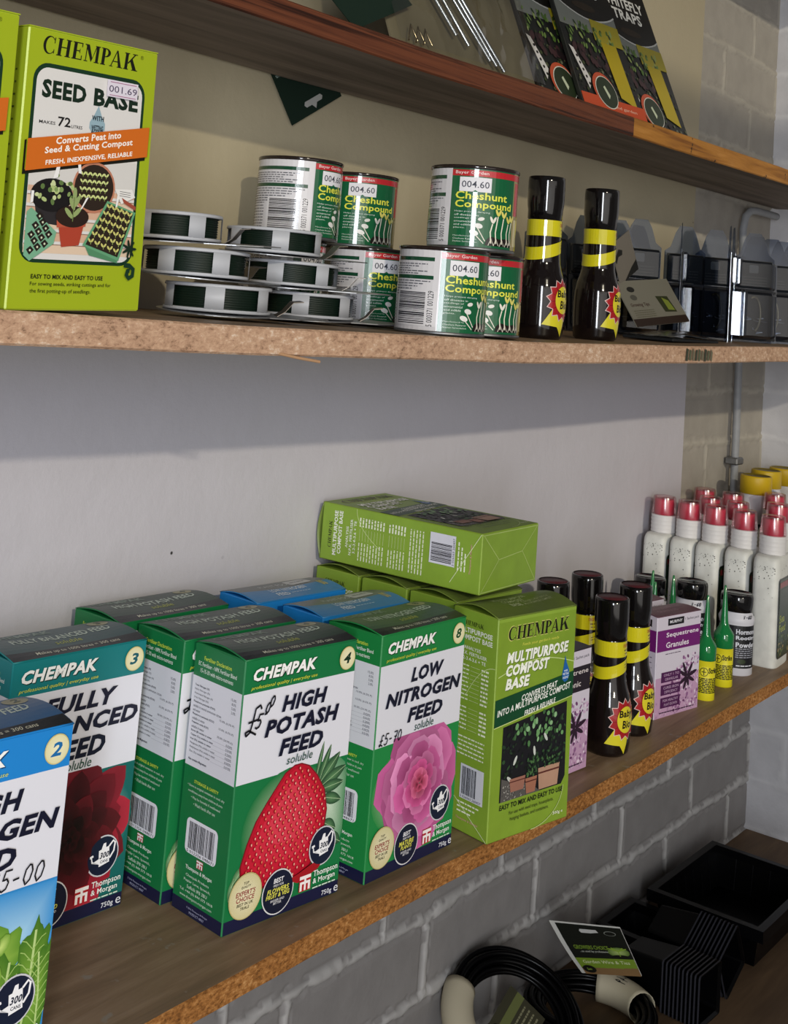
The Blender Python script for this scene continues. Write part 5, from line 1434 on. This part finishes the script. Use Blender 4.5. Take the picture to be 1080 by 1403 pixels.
# ------------------------------------------------------------------ blister packs on the middle shelf
GBP = 'clear blister packs of hooks on the middle shelf'
def make_blister(label, x, y, yaw, w=.060, h=.118, tilt=0.0, zoff=0.0):
    t = thing('blister_pack', label, 'blister pack', (x, y, zmid(x) + zoff), (tilt, 0, yaw), GBP)
    s_ = Sh('#ffffff')
    hw = w / 2
    # flange with the shaped hanging tab
    fl = [(-hw, 0), (hw, 0), (hw, h), (hw * .72, h + .006), (hw * .5, h + .026), (hw * .3, h + .036), (-hw * .3, h + .036), (-hw * .5, h + .026), (-hw * .72, h + .006), (-hw, h)]
    s_.prism(fl, 0, .0006)
    s_.box((-hw + .005, -.019, .006), (hw - .005, 0, h * .60), None, .004)
    s_.box((-hw + .004, -.010, h * .64), (hw - .004, 0, h - .004), None, .003)
    s_.build('clear_shell', [M_SHELL], t)
    c_ = Sh('#0d1119'); c_.box((-hw + .002, -.0022, .003), (hw - .002, -.0012, h * .63), '#080b14'); c_.box((-hw + .004, -.0022, h * .64), (hw - .004, -.0012, h - .003), '#2b2a26')
    c = Canvas(c_, w - .012, h * .33, flat((-hw + .006, -.0022, h * .645), (1, 0, 0), (0, 0, 1)))
    c.rrect(.34, .55, .62, .84, .002, '#77736a')
    for i in range(4): c.blob(None, .40 - i * .1, .1, .9, .0008, '#5a564e', i)
    c_.build('insert_card', [M_PAPER], t)
    hk = Sh('#8a7a5a'); hk.tube([(-.002 + .010 * sin(a) , -.010, .040 + .024 * cos(a)) for a in [i * .22 for i in range(-2, 14)]], .0016, 6); hk.build('hook', [M_METAL], t)
    sc = Sh('#a9adb4'); r = random.Random(5)
    for i in range(9):
        px_, pz_ = r.uniform(-hw + .012, hw - .012), r.uniform(.012, .036); a = r.uniform(0, pi)
        sc.tube([(px_, -.008, pz_), (px_ + .008 * cos(a), -.009, pz_ + .008 * sin(a) * .5)], .0014, 6)
        sc.T = Matrix.Translation((px_, -.009, pz_)); sc.lathe([(0, .001), (.0026, .0008), (.0026, 0), (0, 0)], 8); sc.T = Matrix.Identity(4)
    sc.build('screws', [M_METAL], t)
    return t
bl = make_blister('dark blister pack facing out, grey card at its top and hook inside, in the row', .890, -.175, radians(-46))
for lab, x, y, yw, tl_ in (('first tall blister pack of the row, clear tab up, beside the leaning cards', .690, -.095, -42, 0), ('dark blister pack between the bright edged pair and the hook pack', .848, -.135, -46, 0), ('dark blister pack behind the first tall pack of the row', .715, -.050, -44, 0), ('dark blister pack in the gap behind the bright edged pair', .800, -.110, -44, 0), ('blister pack seen edge on, left one of the bright edged pair', .775, -.185, 26, 0), ('blister pack seen edge on, right one of the bright edged pair', .800, -.180, 27, 0),
                         ('blister pack behind the bright edged pair, its own edge shorter and bright', .742, -.130, 26, 0), ('blister pack just right of the hook pack in the row', .945, -.160, -52, -3), ('second blister pack right of the hook pack', .992, -.165, -54, -3), ('third blister pack right of the hook pack', 1.040, -.165, -50, -3),
                         ('blister pack at the right picture edge of the middle shelf', 1.090, -.165, -54, -3), ('blister pack past the right edge in the dark corner', 1.150, -.165, -50, -3), ('clear tabbed pack standing behind the gap between the two dark bottles', .480, -.072, -30, 0), ('clear tabbed pack at the back behind the leaning grey cards', .640, -.045, -25, -4), ('clear tabbed pack at the back left of the tall row', .800, -.045, -25, -4)):
    dup(bl, lab, (x, y, zmid(x)), (radians(tl_), 0, radians(yw)))

def slab(name, label, cat, corners, thick, col, art=None, mat=None, w=None, h=None, group=None):
    """flat card through four world corners (bottom left, bottom right, top right, top left)"""
    bl_, br_, tr_, tl_ = [Vector(p) for p in corners]
    U = (br_ - bl_); W = U.length; U.normalize(); V = tl_ - bl_; V = V - U * V.dot(U); H = V.length; V.normalize(); N = U.cross(V)
    t = thing(name, label, cat, bl_, (0, 0, 0), group)
    m = Matrix((U, -N, V)).transposed().to_4x4(); t.rotation_euler = m.to_euler()
    s_ = Sh(col); s_.box((0, 0, 0), (W, thick, H), col)
    if art: art(Canvas(s_, W, H, flat((0, 0, 0), (1, 0, 0), (0, 0, 1)), .0002))
    s_.build('card', [mat or M_PAPER], t)
    return t
def card_b(c):
    c.rect(0, 0, 1, 1, '#6d675e'); c.L = 2; c.poly([(.0, .62), (.28, .78), (.45, .70), (.40, .60), (.2, .62), (.05, .5)], '#1b1a17')
    c.poly([(.25, 0), (1, .0), (1, .26), (.7, .18)], '#1b1a17')
def card_c(c):
    c.rect(0, 0, 1, 1, '#6f6c60'); c.rect(0, 0, 1, .16, '#2a1d16'); c.L = 2; c.disc(.22, .80, .009, '#1e1d19', 16, .004); c.disc(.2, .62, .008, '#4a4840', 16, .004)
    c.text('Growing Tips', .08, .40, .42, .50, '#3a2018', .01)
    for i in range(4): c.blob(None, .33 - i * .045, .08, .45, .001, '#54503f', i)
    c.poly([(.60, .62), (.82, .60), (.86, .24), (.64, .26)], '#2c2f18'); c.poly([(.70, .58), (.80, .5), (.84, .28), (.72, .30)], '#6f7a2c')
slab('header_card', 'grey cardboard header card leaning at an angle behind the right dark bottle', 'card', [(.592, -.118, 1.022), (.652, -.112, 1.046), (.626, -.106, 1.092), (.566, -.112, 1.068)], .0008, '#6d675e', card_b)
slab('instruction_card', 'grey brown instruction card with dark foot lying against the blister packs', 'card', [(.580, -.150, .972), (.712, -.160, .984), (.640, -.118, 1.028), (.540, -.112, 1.022)], .0010, '#6f6c60', card_c)
# flat packet of wire ties lying on the shelf
t = thing('flat_packet', 'flat clear packet of dark ties lying by the right bottle foot', 'packet', (.590, -.190, zmid(.59)))
s_ = Sh('#1a1e22'); s_.box((-.06, -.03, .0005), (.075, .035, .004), '#171a1e', .001); s_.build('backing', [M_PAPER], t)
s_ = Sh('#a9adb4')
for i in range(6): s_.tube([(-.05 + i * .004, -.022 + i * .006, .0055), (.0 + i * .003, -.018 + i * .006, .0085), (.06, -.02 + i * .007, .0055)], .0011, 5)
s_.build('ties', [M_METAL], t)
s_ = Sh(); n = 14; vs = []
for j in range(n + 1):
    for i in range(n + 1):
        u, v = i / n, j / n; vs.append((-.062 + .140 * u, -.032 + .07 * v, .0058 + .007 * sin(pi * u) * sin(pi * v) + .0014 * mnoise.noise(Vector((u * 9, v * 9, 0)))))
s_.add(vs, [(j * (n + 1) + i, j * (n + 1) + i + 1, (j + 1) * (n + 1) + i + 1, (j + 1) * (n + 1) + i) for j in range(n) for i in range(n)], '#ffffff', True); s_.build('clear_film', [M_CLEAR], t)

# ------------------------------------------------------------------ upper shelf goods
def trap_art(c):
    r = random.Random(3)
    c.rect(0, 0, 1, 1, '#191a18'); c.L = 2
    c.rect(0, .44, 1, .60, '#74776f'); 
    c.L = 3; pts = [(0, .66)] + [(x, .60 - .075 * sin(pi * x) ** .8 - .02 * x) for x in [i / 14 for i in range(15)]] + [(1, .66)]
    c.poly(pts + [(1, 1), (0, 1)], '#14130f'); c.L = 4
    c.line([(x, .60 - .075 * sin(pi * x) ** .8 - .02 * x) for x in [i / 14 for i in range(15)]], .0022, '#b9b9b2')
    c.text('WHITEFLY', .12, .735, .90, .80, '#d2d2cc', .03); c.text('TRAPS', .26, .655, .80, .722, '#d2d2cc', .03)
    c.disc(.5, .585, .026, '#2a2116', 20, .006)
    for i in range(170):
        x, y = r.uniform(.02, .98), r.uniform(.02, .30); c.disc(x, y, r.uniform(.001, .003), r.choice(['#20251a', '#3a4226', '#14150f', '#4a4f34', '#2c1a1e', '#5c5f4a']), 6)
    c.rect(.52, .40, 1, .52, '#9c8f22')
    for i in range(60):
        x, y = r.uniform(.06, .85), r.uniform(.34, .47); c.disc(x, y, r.uniform(.0015, .0028), r.choice(['#66803c', '#4a6628', '#8a9a58', '#2a3c1c']), 8, r.uniform(.003, .006), r.uniform(-.6, .6))
    for i in range(26): c.disc(r.uniform(.1, .6), r.uniform(.24, .33), .004, r.choice(['#2a1a1c', '#3a2426', '#1c1416']), 8, .006)
    c.poly([(.02, .32), (.08, .31), (.22, .16), (.16, .1)], '#c9c6c2')
    for i in range(5): c.disc(.10 + .02 * i, .27 - i * .035, .0022, '#15140f', 8)
    c.L = 5; c.poly([(.60, .40), (.86, .40), (.90, .06), (.66, .10)], '#a8940f')
    c.L = 6; c.disc(.40, .115, .0245, '#b04a2c', 30); c.L = 7; c.disc(.42, .105, .0225, '#c9c9bc', 30); c.L = 8; c.disc(.42, .105, .0212, '#26301e', 30); c.L = 9
    c.poly([(.38, .13), (.41, .14), (.46, .09), (.43, .07)], '#b9c2a6')
def make_trap(label, x0, x1, y, twist, strip=False, yt=None):
    w = x1 - x0; H = .26; a = radians(23)
    z0 = interp(TOP, (x0 + x1) / 2) + .0035
    t = thing('fly_trap_pack', label, 'pack', (x0, y, z0), (-a, 0, twist), 'whitefly trap packs leaning on the upper shelf')
    s_ = Sh('#191a18'); s_.box((0, 0, 0), (w, .006, H), '#20211e', .0008); trap_art(Canvas(s_, w - .002, H - .002, flat((.001, 0, .001), (1, 0, 0), (0, 0, 1)), .0002)); s_.build('pack_front', [M_CARD], t)
    if strip:
        q = Sh('#b4492a'); q.box((.0, -.0016, 0), (w, -.0008, .020), '#b4492a'); c = Canvas(q, w, .020, flat((0, -.0016, 0), (1, 0, 0), (0, 0, 1)), .0002); c.text('dry and garden', .35, .35, .85, .62, '#d9a892', .01); q.build('orange_strip', [M_PAPER], t)
    return t
make_trap('right hand whitefly trap pack, white TRAPS lettering showing at the top', .590, .725, -.128, radians(-6))
make_trap('middle whitefly trap pack with an orange strip along its foot', .432, .568, -.140, radians(-6), True)
make_trap('left whitefly trap pack, partly covered by the middle one', .362, .498, -.122, radians(-6))

# clear bag of metal rods
t = thing('bag_of_pegs', 'clear bag of shiny metal rods leaning on the upper shelf', 'bag', (.050, -.148, interp(TOP, .20) + .0035), (radians(-23), 0, radians(-3)))
bw, bh = .245, .25
s_ = Sh('#4a4438'); s_.box((0, .004, 0), (bw, .006, bh), '#6b6450'); s_.box((bw - .004, .0015, .0), (bw, .004, bh), '#1c1812'); s_.build('backing_board', [M_PAPER], t)
s_ = Sh('#b9bec6')
for (a0, z0, a1, z1) in ((.050, .155, .118, .020), (.060, .165, .150, .010), (.072, .168, .160, .006), (.080, .165, .172, .002), (.035, .150, .100, .028)): s_.tube([(a0, -.003, z0), (a1, -.003, z1)], .0022, 8)
s_.build('metal_rods', [M_METAL], t)
s_ = Sh('#c9b898'); 
for k in range(3): s_.tube([(.018 + k * .011, -.002, .004), (.026 + k * .011, -.003, .022), (.032 + k * .011, -.002, .006)], .0009, 6)
s_.build('clips', [M_METAL], t)
s_ = Sh(); n, mq = 44, 40; vs = []
for j in range(mq + 1):
    for i in range(n + 1):
        u, v = i / n, j / mq; k = min(1, 6 * u, 6 * (1 - u), 6 * v + .15)
        q = mnoise.noise(Vector((u * 7, v * 5, 1))) + .6 * abs(mnoise.noise(Vector((u * 15 + v * 6, v * 9, 4))))
        vs.append((u * bw, -.006 - .007 * k - .010 * k * q, v * bh))
s_.add(vs, [(j * (n + 1) + i, j * (n + 1) + i + 1, (j + 1) * (n + 1) + i + 1, (j + 1) * (n + 1) + i) for j in range(mq) for i in range(n)], '#ffffff', True)
s_.build('clear_film', [M_CLEAR], t)

# garden wire header cards
def wire_card(label, corner, e1, e2, l1, l2, art, th=.0008):
    e1, e2 = Vector(e1).normalized(), Vector(e2).normalized(); N = e2.cross(e1)
    t = thing('wire_header_card', label, 'card', corner)
    s_ = Sh('#10241a'); P = lambda a, b, d: tuple(e2 * a + e1 * b + N * d)
    def solid(poly):
        n = len(poly); vs = [P(a, b, 0) for a, b in poly] + [P(a, b, -th) for a, b in poly]
        tri = tessellate_polygon([[Vector((a, b, 0)) for a, b in poly]])
        s_.add(vs, [tuple(q) for q in tri] + [tuple(i + n for i in q) for q in tri] + [(i, i + n, (i + 1) % n + n, (i + 1) % n) for i in range(n)], '#10241a')
    solid([(0, 0), (l2, 0), (l2, l1), (0, l1)])
    c = Canvas(s_, l2, l1, lambda x, y, d: P(x, y, d), .0003); art(c)
    s_.build('card', [M_PAPER], t); return t
def wc_hang(c):
    c.L = 2; c.poly([(.34, .19), (.64, .19), (.67, .15), (.64, .11), (.54, .11), (.49, .04), (.44, .11), (.34, .11), (.31, .15)], '#a8a8a4')
    g, fs, _ = glyphs('Wire', .01, 0); c.raw([(.30 - x * .26, .72 - y * .10) for x, y in g], fs, '#7d8c84')
wire_card('dark green wire card with hanging slot poking down below the upper shelf', (.078, -.0046, 1.146), (-.037, 0, .0445), (.073, 0, .043), .080, .0845, wc_hang)
def wc_top(c):
    c.L = 2; g, fs, _ = glyphs('Super Garden Wire', .0, .1); c.raw([(.04 + x * .9, .42 + y * .10) for x, y in g], fs, '#8c9690')
    c.rect(0, .93, 1, 1, '#8a8578')
wire_card('dark garden wire card on the upper shelf, corner just above its edge', (-.012, -.150, 1.2150), (-.10, .01, .062), (.085, .012, .040), .10, .11, wc_top)

# ------------------------------------------------------------------ bottom board
ZB = .117
def make_tray(label, x, y, w, d, h, rim=.010, rot=0.0):
    t = thing('seed_tray', label, 'tray', (x, y, ZB), (0, 0, rot), 'black plastic seed trays')
    s_ = Sh('#040405'); e = .018; th = .0016
    def ringp(i, z): return [(i, i, z), (w - i, i, z), (w - i, d - i, z), (i, d - i, z)]
    L = [ringp(e, 0), ringp(rim, h - rim), ringp(rim - .001, h), ringp(rim + th, h), ringp(rim + th + .001, h - rim), ringp(e + th, th)]
    vs = [p for r_ in L for p in r_]; fs = []
    for j in range(len(L) - 1):
        for k in range(4):
            k2 = (k + 1) % 4; fs.append((j * 4 + k, j * 4 + k2, (j + 1) * 4 + k2, (j + 1) * 4 + k))
    fs += [(3, 2, 1, 0), (20, 21, 22, 23)]
    s_.add(vs, fs, '#040405')
    # ribs on the inside walls and the floor lattice
    n = int(w / .030)
    for i in range(1, n):
        x_ = e + (w - 2 * e) * i / n
        for yy, sg in ((rim + th, 1), (d - rim - th, -1)):
            s_.tube([(x_, yy + sg * (e - rim), th + .001), (x_, yy + sg * .001, h - rim)], .0013, 6, '#08080a')
    n = int(d / .030)
    for i in range(1, n):
        y_ = e + (d - 2 * e) * i / n
        for xx, sg in ((rim + th, 1), (w - rim - th, -1)):
            s_.tube([(xx + sg * (e - rim), y_, th + .001), (xx + sg * .001, y_, h - rim)], .0013, 6, '#08080a')
    s_.build('tray_body', [M_BLACKP], t)
    r_ = Sh('#070709')
    o = [(0, 0), (w, 0), (w, d), (0, d)]; i_ = [(rim + .001, rim + .001), (w - rim - .001, rim + .001), (w - rim - .001, d - rim - .001), (rim + .001, d - rim - .001)]
    vs = [(a, b_, h + .0006) for a, b_ in o] + [(a, b_, h + .0006) for a, b_ in i_] + [(a, b_, h - .015) for a, b_ in o] + [(a, b_, h - .0145) for a, b_ in [(.0015, .0015), (w - .0015, .0015), (w - .0015, d - .0015), (.0015, d - .0015)]] + [(a, b_, h - .0012) for a, b_ in [(.0015, .0015), (w - .0015, .0015), (w - .0015, d - .0015), (.0015, d - .0015)]]
    fs = []
    for k in range(4):
        k2 = (k + 1) % 4
        fs += [(k, k2, k2 + 4, k + 4), (k + 8, k2 + 8, k2, k), (k + 12, k2 + 12, k2 + 8, k + 8), (k + 16, k2 + 16, k2 + 12, k + 12)]
    r_.add(vs, fs, '#070709'); r_.build('rim', [M_BLACKP], t)
    return t
make_tray('large empty black seed tray in the bottom right corner', .952, -.2045, .237, .171, .0555)
make_tray('small low black tray tucked by the wall left of the large tray', .835, -.098, .108, .084, .040)

GP = 'nested square black plant pots lying on their side'
def make_pot(label, loc, rot):
    RIM_GLINT = '#34343a'  # rim highlight painted in as a paler tone of the black plastic
    t = thing('plant_pot', label, 'pot', loc, rot, GP)
    s_ = Sh('#040405'); W = .0315; B = .0235; H = .058; th = .0010
    def rg(s, y, r=.004):
        out = []
        for cx, cz, a0 in ((s - r, -s + r, -90), (s - r, s - r, 0), (-s + r, s - r, 90), (-s + r, -s + r, 180)):
            for k in range(4):
                a = radians(a0 + 30 * k); out.append((cx + r * cos(a), y, cz + r * sin(a)))
        return out
    L = [rg(W, 0), rg(W, .0022), rg(W - .0030, .0030), rg(B, H), rg(B - th, H - th), rg(W - .0030 - th, .003), rg(W - th, .0)]
    n = 16; vs = [p for q in L for p in q]; fs = []
    for j in range(len(L) - 1):
        for k in range(n): fs.append((j * n + k, (j + 1) * n + k, (j + 1) * n + (k + 1) % n, j * n + (k + 1) % n))
    s_.add(vs, fs[:n], RIM_GLINT); fs = fs[n:]
    for k in range(n): fs.append((6 * n + k, k, (k + 1) % n, 6 * n + (k + 1) % n))
    fs += [tuple(range(3 * n, 4 * n)), tuple(range(4 * n, 5 * n))[::-1]]
    s_.add(vs, fs, '#040405'); s_.build('pot_shell', [M_BLACKP], t)
    return t
ordn = ['outermost', 'second', 'third', 'fourth', 'fifth', 'sixth', 'seventh', 'eighth', 'ninth', 'innermost']
pp = None
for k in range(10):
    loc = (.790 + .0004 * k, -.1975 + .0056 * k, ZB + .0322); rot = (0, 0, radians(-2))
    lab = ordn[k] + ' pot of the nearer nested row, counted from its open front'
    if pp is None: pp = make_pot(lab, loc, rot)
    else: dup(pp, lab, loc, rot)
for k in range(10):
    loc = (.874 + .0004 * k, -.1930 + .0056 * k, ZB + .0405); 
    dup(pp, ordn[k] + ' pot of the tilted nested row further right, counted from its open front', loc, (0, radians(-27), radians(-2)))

# coils of black hose with paper sleeves
def growers(c):
    c.rect(0, 0, 1, 1, '#1a1c16'); c.L = 2
    c.poly([(0, 0), (1, 0), (1, .17), (0, .14)], '#8a6a44'); c.rect(0, .15, 1, .36, '#7d9a2e'); c.L = 3
    c.poly([(.35, .93), (.60, .93), (.62, .88), (.50, .86), (.35, .86), (.33, .895)], '#c9c9c4'); c.disc(.80, .88, .0070, '#8a8d84', 20, .0045); c.L = 4; c.disc(.80, .88, .0060, '#1a1c16', 20, .0036); c.L = 3
    c.text('GROWERS CHOICE', .10, .545, .66, .62, '#8fb03a', 0); c.text('...as used by professionals', .16, .47, .66, .525, '#cfd2c6')
    c.text('Garden Wire & Ties', .1, .25, .9, .32, '#dbe2b4', .01); c.disc(.13, .12, .0085, '#15150f', 20); c.L = 4; c.text('5m', .09, .1, .17, .15, '#8fb03a', .02); c.L = 3
    c.disc(.80, .50, .013, '#5f7a34', 24, .010, cc='#b9cf7c')
    c.L = 4; c.disc(.80, .42, .010, '#15130e', 16, .003)
    for dx, a in ((-.05, .7), (.05, -.7), (-.09, 1.1), (.09, -1.1)): c.disc(.80 + dx, .56, .0012, '#8fb03a', 9, .0055, a)
    c.line([(.80, .42), (.80, .56)], .0010, '#8fb03a')
def make_coil(label, loc, rot, R, wrap_a, strands, seed, write=None):
    t = thing('hose_coil', label, 'coil', loc, rot, 'coils of thin black hose with cream paper sleeves')
    s_ = Sh('#040405'); r = random.Random(seed)
    for k in range(strands):
        a = 2 * pi * k / 7 if k else 0; q = 0 if k == 0 else (.0062 if k <= 7 else .0118)
        if k > 7: a = 2 * pi * (k - 7) / 9
        dr, dz = q * cos(a), q * sin(a); ph = r.uniform(0, 6)
        pts = []
        for i in range(72):
            th = 2 * pi * i / 72; w = .0009 * sin(3 * th + ph)
            pts.append(((R + dr + w) * cos(th), (R + dr + w) * sin(th), dz + .0009 * sin(2 * th + ph)))
        s_.tube(pts, .0030, 7, None, True)
    s_.build('hose', [M_BLACKP], t)
    p = Sh('#c2b89e'); vs = []; n = 18; m = 10; span = 1.0; rw = .0185
    for layer in (0, 1):
        for j in range(m + 1):
            th = wrap_a + span * (j / m - .5)
            for i in range(n):
                a = 2 * pi * i / n; rr = rw - layer * .0006
                x_ = R + rr * cos(a); vs.append((x_ * cos(th), x_ * sin(th), rr * sin(a) * 1.0))
    N = n * (m + 1); fs = []
    for j in range(m):
        for i in range(n):
            i2 = (i + 1) % n
            fs += [(j * n + i, j * n + i2, (j + 1) * n + i2, (j + 1) * n + i), (N + j * n + i, N + (j + 1) * n + i, N + (j + 1) * n + i2, N + j * n + i2)]
    for i in range(n):
        i2 = (i + 1) % n; fs += [(i, N + i, N + i2, i2), (m * n + i, m * n + i2, N + m * n + i2, N + m * n + i)]
    p.add(vs, fs, '#c2b89e', True)
    if write:
        def fn(x, y, d):
            th = wrap_a + (y - .5) * span * .8; a = radians(60) + x * 1.2; rr = rw + .0003 + d; x_ = R + rr * cos(a)
            return (x_ * cos(th), x_ * sin(th), rr * sin(a))
        c = Canvas(p, 1, 1, fn, .0002); c.w = c.h = 1.0
        hand(c, write, .05, .35, .30, slant=.1, wd=.035)
    ps = p.build('paper_sleeve', [M_PAPER], t)
    return t, ps
c2, c2s = make_coil('hose coil at bottom centre carrying the growers choice card', (.668, -.095, ZB + .0180), (0, 0, 0), .070, radians(-8), 13, 3, '1-49')
# the header card stapled to its sleeve
O_ = Vector((.668, -.095, ZB + .018))
BL_, BR_, TR_, TL_ = [Vector(p) - O_ for p in ((.7092, -.0600, .1535), (.7355, -.1293, .1657), (.6803, -.1222, .2379), (.6457, -.0428, .2297))]
N_ = (BR_ - BL_).cross(TL_ - BL_).normalized()
hc = Sh('#d9d8d0'); W_, H_ = .080, .098
def P_(x, y, d):
    u, v = x / W_, y / H_; p = (BL_ * (1 - u) + BR_ * u) * (1 - v) + (TL_ * (1 - u) + TR_ * u) * v
    return tuple(p + N_ * (d + .003 * sin(pi * v) * (1 - u)))
n = 8; vs = [P_(W_ * i / n, H_ * j / n, e) for e in (0, -.0012) for j in range(n + 1) for i in range(n + 1)]; k = (n + 1) ** 2
fs = []
for j in range(n):
    for i in range(n):
        a = j * (n + 1) + i; fs += [(a, a + 1, a + n + 2, a + n + 1), (a + k, a + n + 1 + k, a + n + 2 + k, a + 1 + k)]
for i in range(n):
    for a, b in ((i, i + 1), (n * (n + 1) + i + 1, n * (n + 1) + i), ((i + 1) * (n + 1), i * (n + 1)), (i * (n + 1) + n, (i + 1) * (n + 1) + n)): fs.append((a, a + k, b + k, b))
hc.add(vs, fs, '#d9d8d0')
gc = Canvas(hc, W_ - .006, H_ - .001, lambda x, y, d: P_(x + .006, y + .0005, d + .0004), .0002, .010); gc.sub2 = True
growers(gc)
tag(hc.build('header_card', [M_PAPER], c2s), 'black and green printed header card')
c1, c1s = make_coil('hose coil at the bottom left of the board, leaning up towards the wall', (.516, -.076, .174), (.5, -.3, 0), .070, radians(135), 13, 8)
in_ = Sh('#4a4632'); c = Canvas(in_, .07, .05, flat((-.035, -.03, -.004), (1, .1, 0), (0, 1, 0)), .0002); c.L = 0; c.rect(0, 0, 1, 1, '#3f3d2c'); c.L = 1; c.rect(0, .6, 1, .8, '#6a7040'); c.disc(.2, .8, .006, '#16150f', 16)
for i in range(4): c.blob(None, .5 - i * .12, .1, .9, .002, '#8a8768', i)
in_.build('inner_card', [M_PAPER], c1)
